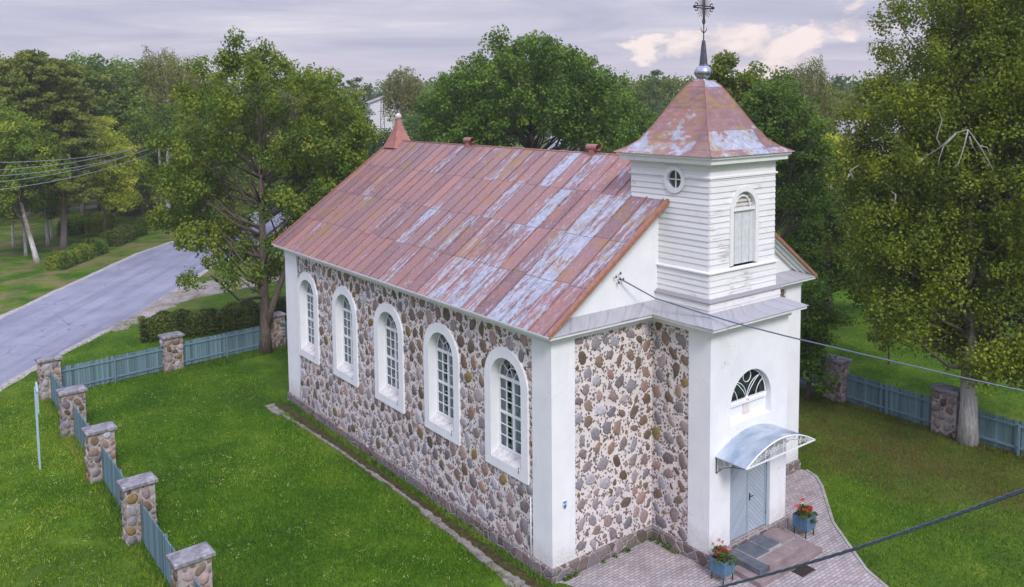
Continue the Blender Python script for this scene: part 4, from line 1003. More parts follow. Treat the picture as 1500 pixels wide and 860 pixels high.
def limbs(mb, rg, base, lobes, r0, fork=.35, lean=(0, 0), trunks=1, att=.74, lm=0):
    """tapered trunk plus limbs running to every lobe"""
    lob = sorted(lobes, key=lambda l: l[2]); top = np.array(max(lobes, key=lambda l: l[2])[:3]); base = np.array(base); h = top[2]-base[2]
    cx_ = np.mean([l[0] for l in lobes]); cy_ = np.mean([l[1] for l in lobes])
    def axis(t, k=0):
        e = t**1.6; return np.array([base[0]+(cx_*.5+top[0]*.5-base[0])*e+lean[0]*sin(t*3), base[1]+(cy_*.5+top[1]*.5-base[1])*e+lean[1]*sin(t*3), base[2]+h*t])
    T = np.linspace(0, .93, 13); P = [axis(t) for t in T]; Rr = [r0*(1-.9*t)*(1+.3*math.exp(-t*30)) for t in T]
    mb.tube(P, Rr, 10)
    if trunks == 2:
        P2 = [axis(t)+np.array([.0, .0, 0])+np.array([RT[0], RT[1], 0])*(1.9*min(1, max(0, t-.1)*3.2)) for t in T[1:]]; mb.tube(P2, [r*.72 for r in Rr[1:]], 9)
    for l in lobes:
        c = np.array(l[:3]); tt = min(.88, max(fork, (c[2]-base[2])/h*att-.03)); s = axis(tt); d = c-s; L = np.linalg.norm(d)
        if L < .5: continue
        mid1 = s+d*.35+np.array([0, 0, -.10*L*.3]); mid2 = s+d*.7+np.array([0, 0, .04*L]); ra = min(r0*(1-.9*tt)*.42, .022*L+.01)
        mb.tube([s, mid1+rg.normal(size=3)*.05*L, mid2+rg.normal(size=3)*.05*L, c], [ra, ra*.7, ra*.42, ra*.2], 6, lm)
        for k in range(3):
            dd = rg.normal(size=3); dd[2] = abs(dd[2])*.5; dd /= np.linalg.norm(dd); mb.tube([mid2, mid2+dd*l[3]*.5, mid2+dd*l[3]*.9+np.array([0, 0, .1])], [ra*.35, ra*.2, ra*.08], 5, lm)
def lobes_px(spec, depth):
    out = []
    for q in spec:
        u, v, r = q[:3]; dd = q[3] if len(q) > 3 else 0; p = at(u, v, depth+dd); out.append((*p, r*(depth+dd)/F))
    return out
def fill_depth(lobes, rg, k=1):
    """add lobes behind and in front so that the crown has volume"""
    f2 = np.array([FW[0], FW[1], 0]); f2 /= np.linalg.norm(f2); out = list(lobes)
    zz = np.array([l[:3] for l in lobes]); c = zz.mean(0); half = max(1.5, np.abs((zz-c)@np.array([RT[0], RT[1], 0])).max())
    for l in lobes:
        e = abs((np.array(l[:3])-c)@np.array([RT[0], RT[1], 0]))/half; dep = half*sqrt(max(.06, 1-e*e))*.8
        for s_ in ((1, -1) if k == 1 else (1,)):
            p = np.array(l[:3])+f2*s_*dep*rg.uniform(.6, 1)+rg.normal(size=3)*.3; out.append((*p, l[3]*.9))
    return out
def tree(name, label, cat, base, spec, depth, seed, r0=.3, group=None, bark='bark', vol=1, trunks=1, lean=(0, 0), fork=.35, att=.74, **kw):
    rg = np.random.default_rng(seed); depth = float((np.array([float(q) for q in base])-CAM)@FW); lobes = lobes_px(spec, depth)
    L2 = fill_depth(lobes, rg, vol) if vol else lobes
    root = empty(name, base, label=label, cat=cat, group=group); b = np.array([float(q) for q in base])
    v, q, c, C = crown(rg, L2, **kw); o = npmesh('crown', v-b, q, c, 'leaves', root)
    mb = MB(); limbs(mb, rg, (0, 0, -.1), [(*(np.array(l[:3])-b), l[3]) for l in L2 if l[3] > (.5 if vol else .1)], r0, fork, lean, trunks=trunks, att=att, lm=1); mb.build('trunk', [bark, 'bark' if bark == 'bark_grey' else bark], root)
    return root
G_DEEP = ((0.0545, 0.1166, 0.0112), (0.0993, 0.1866, 0.0179), (0.1489, 0.2521, 0.0224)); G_OLIVE = ((0.0679, 0.1114, 0.0053), (0.1272, 0.1857, 0.0088), (0.212, 0.26, 0.0142)); G_MID = ((0.0724, 0.1403, 0.0105), (0.1496, 0.2377, 0.0189), (0.2776, 0.3396, 0.0274))
G_LIME = ((0.225, 0.3206, 0.0224), (0.3562, 0.4388, 0.0374), (0.5063, 0.5231, 0.06)); G_PINE = ((0.0948, 0.1404, 0.023), (0.158, 0.2047, 0.0288), (0.2369, 0.2632, 0.0432)); G_BIRCH = ((0.1267, 0.1546, 0.032), (0.1958, 0.2208, 0.0448), (0.2765, 0.276, 0.0704))
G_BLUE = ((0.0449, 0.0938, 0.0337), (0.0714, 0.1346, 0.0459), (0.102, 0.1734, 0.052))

# big trees
tree('linden_tree', 'tall olive green linden with pale grey trunk by the right fence', 'tree', (18.72, -2.72, GZ),
     [(1420, -75, 75), (1365, 15, 42), (1430, 25, 62), (1490, 10, 70), (1340, 75, 34), (1395, 95, 58), (1470, 100, 70), (1540, 90, 70), (1292, 118, 26), (1325, 150, 46), (1268, 178, 20), (1385, 175, 60), (1460, 185, 65), (1530, 190, 70),
      (1285, 215, 46), (1345, 240, 55), (1420, 260, 62), (1500, 270, 70), (1275, 290, 46), (1255, 255, 28), (1340, 320, 55), (1415, 340, 60), (1495, 350, 65), (1290, 360, 42), (1345, 395, 44), (1410, 420, 46), (1480, 430, 58), (1540, 420, 60), (1285, 420, 30), (1300, 465, 30), (1390, 475, 30), (1330, 440, 30), (1480, 495, 42), (1545, 490, 45), (1440, 470, 36), (1395, 512, 20), (1372, 490, 18), (1460, 520, 26), (1500, 530, 30), (1430, 505, 22)],
     33.2, 21, .32, bark='bark_grey', leaf=.115, cs=.50, per=105, dens=.8, cols=G_OLIVE, squash=1.1, drop=.6, inner=.5, fork=.15)
tree('maple_tree', 'maple with forked dark trunk by the picket fence at the church back corner', 'tree', (1.88, 26.15, GZ),
     [(386, 78, 12.3), (352, 88, 11.4), (372, 92, 8.5), (412, 98, 12.3), (335, 108, 16.8), (378, 120, 25.2), (440, 118, 16.8), (476, 125, 18.5), (455, 140, 20.2), (300, 150, 28.6), (350, 160, 31.9), (500, 165, 25.2), (520, 195, 23.5), (415, 170, 20.2), (460, 190, 33.6), (265, 205, 25.2), (310, 215, 35.3), (360, 215, 20.2), (430, 240, 30.2), (490, 235, 31.9), (524, 225, 15.1),
      (248, 258, 23.5), (290, 275, 35.3), (445, 290, 28.6), (485, 275, 25.2), (265, 315, 23.5), (310, 335, 28.6), (345, 365, 21.8), (325, 385, 16.8), (295, 360, 15.1), (430, 332, 16.8), (400, 390, 12.3), (380, 408, 11.4)],
     45.3, 22, .29, trunks=2, leaf=.15, cs=.50, per=86, dens=.85, cols=G_MID, squash=1.1, inner=.2, fork=.2, drop=.2)
b = foot(790, 60)
tree('round_maple', 'broad round-crowned maple rising behind the middle of the church ridge', 'tree', b,
     [(745, 72, 13), (762, 68, 12), (790, 80, 24), (725, 92, 26), (700, 110, 26), (760, 105, 34), (815, 98, 32), (850, 105, 26), (875, 122, 24), (660, 130, 22), (690, 140, 34), (745, 145, 44), (805, 145, 48), (860, 150, 42), (900, 160, 30), (645, 160, 26), (680, 180, 34), (730, 190, 36), (915, 185, 24), (880, 200, 30), (840, 185, 28), (630, 190, 20), (660, 210, 22), (700, 215, 24), (930, 160, 14)],
     60, 23, .42, leaf=.20, cs=.66, per=74, dens=.9, cols=G_DEEP, squash=1.05, inner=.4)
b = foot(1065, 52)
tree('ash_tree', 'upright olive tree peeking out right behind the red tower roof', 'tree', b,
     [(1056, 97, 9), (1070, 92, 8), (1042, 108, 9), (1064, 118, 20), (1084, 130, 18), (1098, 120, 8), (1045, 140, 20), (1090, 160, 30), (1060, 170, 30), (1080, 210, 40), (1100, 120, 12)], 52, 24, .3, leaf=.2, cs=.6, per=46, dens=.8, cols=G_OLIVE)
b = foot(1135, 46)
tree('maple_tree', 'rich green rounded tree close behind the belfry, in front of the birch', 'tree', b,
     [(1120, 132, 18), (1146, 142, 20), (1170, 162, 20), (1105, 160, 26), (1140, 172, 34), (1180, 190, 24), (1100, 200, 30), (1150, 215, 38), (1192, 228, 26), (1120, 250, 40), (1175, 262, 34), (1150, 300, 36), (1190, 300, 26)], 46, 25, .3, leaf=.16, cs=.60, per=68, dens=.9, cols=G_DEEP)
b = foot(1215, 50)
tree('broadleaf_tree', 'dark dense tree standing between belfry and tall linden, behind the green meadow', 'tree', b,
     [(1235, 275, 26), (1205, 300, 30), (1260, 300, 26), (1180, 330, 34), (1230, 335, 38), (1275, 345, 32), (1165, 375, 26), (1205, 380, 34), (1255, 380, 34), (1290, 395, 26), (1235, 405, 22), (1185, 400, 22)], 50, 26, .28, leaf=.16, cs=.6, per=66, dens=.9, cols=G_DEEP, fork=.15)
b = foot(1190, 37)
tree('hazel_bush', 'dark bushy tree against the right fence beside the church corner', 'tree', b,
     [(1178, 430, 22), (1200, 425, 14), (1190, 455, 26), (1210, 470, 14), (1180, 490, 26), (1200, 505, 16), (1176, 530, 22), (1192, 545, 12)], 37, 27, .12, leaf=.15, cs=.42, per=46, dens=1.0, cols=G_DEEP, fork=.1)
b = gr(1302, 533)
tree('young_linden', 'slim young tree on the meadow just beyond the right fence', 'tree', b,
     [(1300, 470, 14), (1290, 490, 13), (1312, 488, 13), (1300, 506, 11)], 38.5, 28, .06, leaf=.14, cs=.35, per=40, dens=1.2, cols=G_OLIVE, fork=.3, vol=0)
b = foot(1222, 68)
tree('lime_bush', 'bright yellow green shrub glowing between birch and linden', 'bush', b,
     [(1208, 205, 12), (1222, 212, 16), (1240, 225, 18), (1218, 235, 18), (1250, 245, 14), (1225, 255, 16), (1262, 265, 12)], 68, 29, .12, leaf=.24, cs=.6, per=40, dens=1.1, cols=G_LIME, fork=.1)
BIR = dict(bark='bark_birch', leaf=.15, cs=.42, per=60, dens=.55, cols=G_BIRCH, squash=.7, drop=2.6, asp=2.0)
b = foot(1178, 84)
tree('birch_tree', 'drooping birch with white trunk, right of the red tower roof', 'tree', b,
     [(1182, 98, 15), (1196, 108, 14), (1170, 104, 10), (1176, 125, 20), (1202, 132, 20), (1164, 140, 16), (1188, 155, 26), (1210, 165, 20), (1170, 175, 18), (1215, 190, 16), (1195, 190, 20)], 84, 30, .24, **BIR)
b = foot(590, 112)
tree('birch_tree', 'drooping birch with white trunk beside the distant white house', 'tree', b,
     [(585, 103, 9), (598, 106, 8), (575, 118, 12), (592, 122, 16), (608, 120, 11), (576, 138, 12), (602, 140, 17), (615, 150, 13), (590, 150, 8), (628, 160, 12), (606, 168, 12)], 112, 31, .3, **dict(BIR, leaf=.2))
b = foot(246, 92)
tree('birch_tree', 'tall drooping birch with white stems among the woods on the left', 'tree', b,
     [(236, 78, 9), (225, 86, 8), (250, 84, 10), (272, 92, 10), (230, 105, 16), (255, 108, 18), (278, 110, 12), (225, 130, 16), (250, 138, 20), (280, 140, 16), (240, 165, 18), (268, 170, 20), (292, 165, 12), (280, 190, 14)], 92, 32, .3, **dict(BIR, leaf=.18))
# pine on the left
PIN = dict(bark='bark_pine', leaf=.30, cs=.75, per=110, dens=.9, cols=G_PINE, squash=.5, asp=4, att=.93)
b = (-.85, 68.5, GZ)
tree('pine_tree', 'large pine with bare orange trunk across the road', 'tree', b,
     [(60, 88, 14), (42, 100, 20), (80, 98, 18), (22, 115, 22), (100, 118, 22), (60, 125, 28), (30, 145, 26), (88, 150, 28), (115, 170, 20), (50, 170, 30), (20, 180, 24), (85, 190, 30), (120, 205, 18), (45, 205, 26), (100, 232, 22), (70, 235, 20), (112, 265, 14), (118, 290, 13)], 84, 33, .30, fork=.45, lean=(.5, 0), **PIN)
b = (-3.64, 63.6, GZ)
tree('crooked_maple', 'small maple with pale crooked stem left of the orange pine trunk', 'tree', b,
     [(8, 175, 22), (35, 182, 18), (20, 205, 28), (48, 215, 24), (-10, 225, 30), (15, 245, 30), (50, 250, 26), (70, 258, 14), (-5, 280, 26), (30, 285, 24), (5, 315, 18), (-20, 260, 30)], 82, 34, .22, bark='bark_grey', leaf=.19, cs=.7, per=62, dens=.9, cols=G_MID, lean=(-.6, .3), fork=.3)
b = foot(152, 84)
tree('lime_tree', 'bright yellow green young tree in the park right of the orange pine', 'tree', b,
     [(150, 182, 8), (143, 200, 12), (162, 198, 12), (135, 220, 14), (158, 222, 18), (178, 228, 14), (140, 245, 18), (168, 250, 20), (190, 245, 10), (150, 272, 18), (182, 272, 14), (170, 295, 16), (190, 290, 10)], 96, 35, .16, leaf=.19, cs=.7, per=62, dens=1.0, cols=G_LIME, fork=.25)
b = foot(208, 98)
tree('broadleaf_tree', 'mid green tree behind the wooden utility pole by the road', 'tree', b,
     [(205, 172, 14), (192, 185, 12), (222, 185, 13), (205, 200, 20), (228, 212, 16), (195, 225, 22), (220, 240, 22), (200, 262, 22), (225, 275, 18), (205, 295, 16), (240, 235, 14), (245, 265, 12)], 98, 36, .22, leaf=.21, cs=.75, per=60, dens=.95, cols=G_MID, fork=.2)
b = foot(555, 75)
tree('broadleaf_tree', 'deep green tree left of the small red spirelet, below the white house', 'tree', b,
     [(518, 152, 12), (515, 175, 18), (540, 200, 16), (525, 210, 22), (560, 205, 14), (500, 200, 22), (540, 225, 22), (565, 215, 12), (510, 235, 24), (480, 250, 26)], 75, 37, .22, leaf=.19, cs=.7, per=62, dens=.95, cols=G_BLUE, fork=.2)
b = foot(632, 72)
tree('broadleaf_tree', 'low bluish green tree right of the red spirelet', 'tree', b,
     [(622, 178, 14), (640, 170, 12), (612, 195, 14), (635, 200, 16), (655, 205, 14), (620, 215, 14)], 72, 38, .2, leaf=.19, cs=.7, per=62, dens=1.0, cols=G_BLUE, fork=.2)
# dead grey limbs hanging in the linden
rg = np.random.default_rng(5); mb = MB(); bl = np.array([18.72, -2.72, GZ])
for P in ([(1455, 250), (1436, 215), (1418, 190), (1400, 195), (1378, 215), (1352, 232)], [(1418, 190), (1412, 215), (1404, 240), (1396, 246)], [(1400, 196), (1382, 214), (1376, 232), (1374, 246)], [(1436, 214), (1446, 216), (1452, 232)], [(1378, 215), (1372, 202), (1380, 176), (1374, 160)], [(1352, 232), (1346, 240)], [(1420, 200), (1424, 214), (1430, 222)]):
    pp = [at(u, v, 28.6)-bl for u, v in P]; mb.tube(pp, list(np.linspace(.030, .008, len(pp))), 5)
for P in ([(1250, 262), (1245, 250), (1258, 242)], [(1245, 255), (1240, 262)], [(1310, 300), (1312, 285), (1305, 280)]):
    pp = [at(u, v, 29.5)-bl for u, v in P]; mb.tube(pp, list(np.linspace(.035, .012, len(pp))), 5)
LT = [o for o in bpy.data.objects if o.name == 'linden_tree'][0]
mb.build('dead_branch', 'dead_wood', LT)

# trees beyond: a few kinds, copied
def far_kind(name, seed, kind):
    rg = np.random.default_rng(seed); root = empty(name, (0, 0, 0)); H_ = 17.0
    if kind == 'broad':
        lob = [(rg.normal()*2.3, rg.normal()*2.3, z, rg.uniform(1.5, 2.5)) for z in np.linspace(4.5, 15, 15)]; kw = dict(leaf=.34, cs=.9, per=34, dens=.9, cols=G_DEEP, squash=1.0)
    elif kind == 'dark':
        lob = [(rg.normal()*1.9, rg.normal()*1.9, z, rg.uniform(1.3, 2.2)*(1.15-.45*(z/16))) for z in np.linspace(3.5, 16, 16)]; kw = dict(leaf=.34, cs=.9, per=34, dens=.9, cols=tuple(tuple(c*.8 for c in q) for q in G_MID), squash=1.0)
    elif kind == 'pine':
        lob = [(rg.normal()*1.6, rg.normal()*1.6, z, rg.uniform(1.0, 1.8)) for z in np.linspace(7, 16, 15)]; kw = dict(leaf=.34, cs=.9, per=38, dens=.8, cols=G_PINE, squash=.6, asp=3)
    else:
        lob = [(rg.normal()*.3, rg.normal()*.3, z, max(.35, 2.6*(1-z/17.2))) for z in np.linspace(2, 16.6, 16)]; kw = dict(leaf=.34, cs=.7, per=30, dens=.9, cols=G_BLUE, squash=.5, asp=3)
    v, q, c, C = crown(rg, lob, **kw); npmesh('crown', v, q, c, 'leaves', root); mb = MB(); limbs(mb, rg, (0, 0, -.1), lob, .26, .3, att=.9); mb.build('trunk', 'bark_pine' if kind == 'pine' else 'bark', root)
    return root
K = [far_kind('deciduous_tree', 51, 'broad'), far_kind('dark_tree', 52, 'dark'), far_kind('pine_tree', 53, 'pine'), far_kind('spruce_tree', 54, 'spruce'), far_kind('deciduous_tree', 55, 'broad')]
KL = ['leafy mid green tree in the row of woods far behind the church', 'dark green tree in the row of woods far behind the church', 'pine in the row of woods far behind the church', 'pointed spruce in the row of woods far behind the church', 'leafy mid green tree in the row of woods far behind the church']
KG = ['leafy trees in the woods far behind', 'dark trees in the woods far behind', 'pines in the woods far behind', 'spruces in the woods far behind', 'leafy trees in the woods far behind']
used = [0]*5; rn = random.Random(9)
def far_tree(u, depth, topv, k, w=1.0):
    b = foot(u, depth); zt = at(u, topv, depth)[2]-GZ; s = zt/17.0
    kw = dict(label=KL[k], cat='tree', group=KG[k]); sc = (s*w, s); rz = rn.uniform(0, 6.28)
    if not used[k]:
        o = K[k]; o.location = b.tolist(); o.rotation_euler = (0, 0, rz); o.scale = (sc[0], sc[0], sc[1]); tag(o, **kw); used[k] = 1
    else: dup(K[k], b, rz, sc, **kw)
TOPL = [(-80, 84), (0, 84), (25, 78), (60, 84), (95, 86), (135, 76), (165, 82), (200, 84), (235, 88), (290, 92), (330, 102), (360, 118), (420, 126), (480, 128), (520, 126)]
def topv(u):
    for (a, b), (c, d) in zip(TOPL[:-1], TOPL[1:]):
        if a <= u <= c: return b+(d-b)*(u-a)/(c-a)
    return 120
u = -70
while u < 500:
    far_tree(u, rn.uniform(104, 124), topv(u)+rn.uniform(-3, 9), rn.choice((0, 1, 2, 4, 1)), rn.uniform(.8, 1.1)); u += rn.uniform(20, 30)
for u, d, t, k in ((152, 100, 88, 1), (186, 104, 92, 4), (120, 100, 98, 2), (70, 118, 82, 2), (100, 130, 84, 1), (298, 98, 104, 1), (322, 106, 110, 0), (5, 98, 110, 2), (-30, 92, 100, 0), (300, 88, 150, 4), (515, 135, 118, 3), (526, 140, 114, 3), (508, 150, 122, 1), (500, 130, 124, 2),
                   (650, 150, 128, 0), (905, 120, 112, 1), (920, 130, 112, 2), (938, 118, 114, 1), (958, 125, 104, 3), (972, 128, 112, 1), (992, 115, 102, 1), (1010, 130, 112, 2), (1105, 95, 104, 1), (1125, 92, 100, 1), (1150, 100, 92, 1), (1215, 92, 122, 2), (1232, 96, 128, 2), (1250, 92, 140, 2), (1270, 100, 150, 4),
                   (1330, 88, 150, 0), (1390, 90, 140, 1), (1450, 92, 140, 4), (1510, 90, 135, 1), (1560, 88, 130, 0), (1310, 76, 220, 4), (1240, 66, 262, 1), (1265, 62, 300, 4), (1330, 60, 300, 1), (1390, 62, 290, 0), (1450, 60, 290, 4), (1520, 60, 300, 1), (940, 90, 170, 4), (975, 92, 165, 1), (1015, 85, 160, 0), (640, 95, 165, 4), (600, 92, 190, 1), (575, 90, 200, 0), (470, 85, 170, 1), (340, 78, 215, 1), (430, 80, 175, 0)):
    far_tree(u, d, t, k, rn.uniform(.95, 1.2))
# the distant wood, one mass
rg = np.random.default_rng(77); V, Q, Cc = [], [], []; nv = 0
for i in range(260):
    u = rg.uniform(-250, 1750); d = rg.uniform(150, 300); b = foot(u, d); tv = 122+rg.normal()*5;
    if abs(u-572) < 45 and d < 195: continue
    zt = at(u, tv, d)[2]
    kind = rg.random() < .45; n = 9; lob = []
    for z in np.linspace(zt*.25, zt-1.2, n): lob.append((b[0]+rg.normal()*1.5*(0.3 if kind else 1), b[1]+rg.normal()*1.5*(0.3 if kind else 1), z, (max(.5, 3.4*(1-z/(zt+1))) if kind else rg.uniform(2, 3.2))))
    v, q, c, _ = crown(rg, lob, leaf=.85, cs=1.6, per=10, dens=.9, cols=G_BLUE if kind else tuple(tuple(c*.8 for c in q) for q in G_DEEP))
    V.append(v); Q.append(q+nv); Cc.append(c); nv += len(v)
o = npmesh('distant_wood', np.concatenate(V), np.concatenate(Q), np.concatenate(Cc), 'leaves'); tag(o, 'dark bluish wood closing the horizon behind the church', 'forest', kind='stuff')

# ------------------------------------------------------------------ hedges and shrubs
def hedge(name, label, cat, pts2, w, h, seed, cols=G_MID, group=None, leaf=.1, dens=900):
    rg = np.random.default_rng(seed); pts2 = [np.array(p) for p in pts2]; b = np.array([*pts2[0], GZ]); P, O = [], []
    for p, q in zip(pts2[:-1], pts2[1:]):
        L = np.linalg.norm(q-p); d = (q-p)/L; nn = np.array([-d[1], d[0]]); n = int(L*(w+2*h)*dens)
        t = rg.random(n)*L; s = rg.uniform(-1, 1, n); k = rg.random(n)
        th = rg.uniform(-.15, pi+.15, n); wob = 1+.09*np.sin(t*2.1+seed)+.07*np.sin(t*5.3+th*2)
        rr_ = (1-.18*rg.random(n)**2)*wob; ex = np.sign(np.cos(th))*np.abs(np.cos(th))**.55; ez = np.clip(np.sin(th), -.1, 1)**1*1.0; ez = np.sign(ez)*np.abs(ez)**.6
        x = ex*w/2*rr_; z = h*ez*rr_; sag = np.where(t < .35, np.sqrt(t/.35+.05), np.where(L-t < .35, np.sqrt((L-t)/.35+.05), 1)); x *= .5+.5*sag; z *= .45+.55*sag
        e = np.stack([p[0]+d[0]*t+nn[0]*x, p[1]+d[1]*t+nn[1]*x, GZ+z], 1)+rg.normal(size=(n, 3))*.035; P.append(e); O.append(np.stack([nn[0]*ex, nn[1]*ex, ez], 1))
        for tt in (0, L):                                    # leafy ends
            m_ = int(w*h*dens*.9); xx = rg.uniform(-.5, .5, m_)*w*.9; zz = rg.random(m_)*h*.92; e = np.stack([p[0]+d[0]*tt+nn[0]*xx, p[1]+d[1]*tt+nn[1]*xx, GZ+zz], 1)+rg.normal(size=(m_, 3))*.06; P.append(e); O.append(np.tile([d[0]*(-1 if tt == 0 else 1), d[1]*(-1 if tt == 0 else 1), .3], (m_, 1)))
    P = np.concatenate(P); O = np.concatenate(O); v, q = leaf_quads(rg, P, O, leaf); cols = np.array(cols)
    f = np.clip(.5+.5*np.sin(P[:, 0]*3.1+seed)*np.sin(P[:, 1]*2.7)+rg.normal(size=len(P))*.25, 0, 1)*(len(cols)-1); i0 = np.minimum(f.astype(int), len(cols)-2); fr = (f-i0)[:, None]
    c = np.repeat((cols[i0]*(1-fr)+cols[i0+1]*fr)*rg.uniform(.75, 1.25, (len(P), 1)), 4, 0)
    root = empty(name, b, label=label, cat=cat, group=group); npmesh('foliage', v-b, q, c, 'leaves', root)
    mb = MB()
    for p, q_ in zip(pts2[:-1], pts2[1:]):
        L = np.linalg.norm(q_-p); k = int(L/.35)
        for j in range(k+1):
            s = p+(q_-p)*(j+.5)/(k+1); mb.tube([(s[0]-b[0], s[1]-b[1], -.02), (s[0]-b[0]+rg.normal()*.05, s[1]-b[1]+rg.normal()*.05, h*.8)], [.03, .01], 5)
            for t_ in range(3): mb.tube([(s[0]-b[0], s[1]-b[1], .1+h*.2*t_), (s[0]-b[0]+rg.normal()*w*.25, s[1]-b[1]+rg.normal()*w*.25, h*.4+h*.2*t_)], [.015, .006], 4)
    mb.build('stems', 'bark', root); return root
hedge('clipped_hedge', 'long dark clipped hedge behind the picket fence', 'hedge', [(-2.7, 33.0), (1.2, 32.0), (5.6, 32.5), (10.5, 33.6), (14, 34.2)], 1.7, 1.35, 61, ((.045, .08, .008), (.085, .13, .014), (.14, .18, .022)), dens=420, leaf=.13)
SG = 'rounded shrubs along the far side of the road'
hedge('shrub', 'longest low shrub of the row beyond the road, nearest the crooked maple', 'bush', [gr(80, 396)[:2], gr(125, 378)[:2]], 1.7, 1.25, 62, G_MID, SG, .13, 330)
hedge('shrub', 'round dark shrub just right of the pine trunk foot', 'bush', [gr(130, 376)[:2], gr(146, 370)[:2]], 1.7, 1.3, 63, G_DEEP, SG, .13, 330)
hedge('shrub', 'yellow green clipped shrub in the middle of the roadside row', 'bush', [gr(160, 362)[:2], gr(188, 350)[:2]], 1.9, 1.35, 64, ((.07, .11, .012), (.11, .16, .018), (.15, .19, .025)), SG, .13, 330)
hedge('shrub', 'small dark shrub at the right of the yellow green one', 'bush', [gr(193, 348)[:2], gr(205, 343)[:2]], 1.7, 1.3, 65, G_DEEP, SG, .13, 330)
hedge('shrub', 'last shrub of the roadside row, beside the utility pole', 'bush', [gr(214, 338)[:2], gr(240, 328)[:2]], 1.9, 1.6, 66, G_MID, SG, .13, 330)
hedge('shrub', 'yellowish loose shrub standing behind the roadside row', 'bush', [gr(140, 345)[:2], gr(160, 338)[:2]], 2.2, 2.0, 67, G_LIME[:2]+G_MID[1:2], None, .15, 300)
hedge('shrub', 'faint wide bush behind the row, right of the pine trunk', 'bush', [gr(100, 345)[:2], gr(120, 335)[:2]], 2.4, 1.5, 68, G_MID, None, .15, 250)

# park trees across the road: bare lower stems
rn = random.Random(31)
for (u, v, top, lab) in ((38, 374, 225, 'thin straight tree left of the crooked maple in the park'), (70, 360, 215, 'slender tree with pale lower stem behind the pine trunk'), (20, 362, 230, 'short park tree at the far left edge by the pale path'), (76, 350, 230, 'dark stemmed park tree just behind the slender pale one')):
    b = gr(u, v); dpt = float((b-CAM)@FW)
    tree('park_tree', lab, 'tree', b, [(u, top+30, 20), (u-18, top+50, 18), (u+14, top+55, 17), (u+2, top+75, 16), (u-8, top+10, 13)], dpt, int(u*7+v), .14, bark='bark_grey', leaf=.26, cs=.7, per=36, dens=.9, cols=G_MID, fork=.5, vol=1)

# ------------------------------------------------------------------ fence
def pillar(x, y, rz, label, seed, w=.86, d=.52, h=1.78):
    root = empty('stone_pillar', (x, y, GZ), rz, label=label, cat='pillar', group=None); mb = MB()
    mb.box((-w/2, -d/2, -.05), (w/2, d/2, h))
    for i, (M, a, b) in enumerate(((lambda a, b, q: (a, -d/2-q, b), -w/2, w/2), (lambda a, b, q: (a, d/2+q, b), -w/2, w/2), (lambda a, b, q: (-w/2-q, a, b), -d/2, d/2), (lambda a, b, q: (w/2+q, a, b), -d/2, d/2))):
        stones(mb, a, b, .0, h, M, lambda p, q, r: p-r*.8 > a and p+r*.8 < b and q+r*.9 < h, seed*10+i, .17, .045, 1500, .0, warm=lambda a, b: .42, hgt=.05)
    mb.build('shaft', ['pillar_mortar', 'fieldstone'], root, col=True)
    mb = MB(); W2, D2 = w/2+.09, d/2+.09; z0 = h; lo = [mb.vert((sx*W2, sy*D2, z0)) for sx, sy in ((-1, -1), (1, -1), (1, 1), (-1, 1))]; m1 = [mb.vert((sx*W2, sy*D2, z0+.09)) for sx, sy in ((-1, -1), (1, -1), (1, 1), (-1, 1))]
    tp = [mb.vert((sx*(W2-.06), sy*(D2-.06), z0+.13)) for sx, sy in ((-1, -1), (1, -1), (1, 1), (-1, 1))]; mb.face(lo[::-1]); mb.face(tp)
    for a, b in ((lo, m1), (m1, tp)):
        for k in range(4): mb.face((a[k], a[(k+1) % 4], b[(k+1) % 4], b[k]))
    mb.build('cap', 'concrete', root); return root
def picket_panel(p, q, label, seed, h=1.32, railside=-1, group=None):
    p = np.array(p); q = np.array(q); L = np.linalg.norm(q-p); an = math.atan2(q[1]-p[1], q[0]-p[0]); rn = random.Random(seed)
    root = empty('picket_panel', (*p, GZ), an, label=label, cat='fence panel', group=group); mb = MB(); x = .03; k = 0
    while x < L-.08:
        w = .1; hh = h+rn.uniform(-.03, .02); y0, y1 = 0.0, .022; j = rn.uniform(-.004, .004); z0 = .06+rn.uniform(-.02, .02)
        P = [(x, z0), (x+w, z0), (x+w, hh-.05), (x+w*.72, hh), (x+w*.28, hh), (x, hh-.05)]
        a = [mb.vert((px, y0+j, pz)) for px, pz in P]; b = [mb.vert((px, y1+j, pz)) for px, pz in P]; mb.face(a); mb.face(b[::-1])
        for i in range(6): mb.face((a[i], a[(i+1) % 6], b[(i+1) % 6], b[i]))
        x += .118; k += 1
    mb.build('pickets', 'picket_paint', root)
    y0, y1 = (-.055, -.006) if railside < 0 else (.028, .078)
    for z in (.25, 1.08): mb = MB(); mb.box((0, y0, z), (L, y1, z+.07)); mb.build('rail', 'rail_paint', root)
    mb = MB(); yy = (-.12, -.056) if railside < 0 else (.079, .14); mb.box((L/2-.035, yy[0], -.05), (L/2+.035, yy[1], 1.22)); mb.build('post', 'rail_paint', root)
    return root
PY_ = [-1.0, 4.35, 9.75, 15.1, 20.25, 25.7]
lab = ['stone pillar with concrete cap, just below the frame in the left fence', 'nearest stone pillar of the left fence, cut by the bottom edge', 'second nearest stone pillar of the left fence, reddish stones under its cap', 'middle stone pillar of the left fence, level with the thin sign', 'stone pillar of the left fence next to the road corner pillar', 'corner stone pillar nearest the road, where two fences meet']
for i, y in enumerate(PY_):
    if i: pillar(-8.5, y, .04, lab[i], i)
flab = ['', 'picket panel in front of the nearest left pillar, at the bottom edge', 'picket panel between the two nearest left pillars', 'picket panel between second and middle left pillars', 'blue grey picket panel beside the thin sign', 'short picket panel ending at the road corner pillar']
for i in range(1, 6):
    a = PY_[i-1]+.26 if i > 1 else -1.0
    picket_panel((-8.5, a), (-8.5, PY_[i]-.26), flab[i], 40+i, railside=-1)
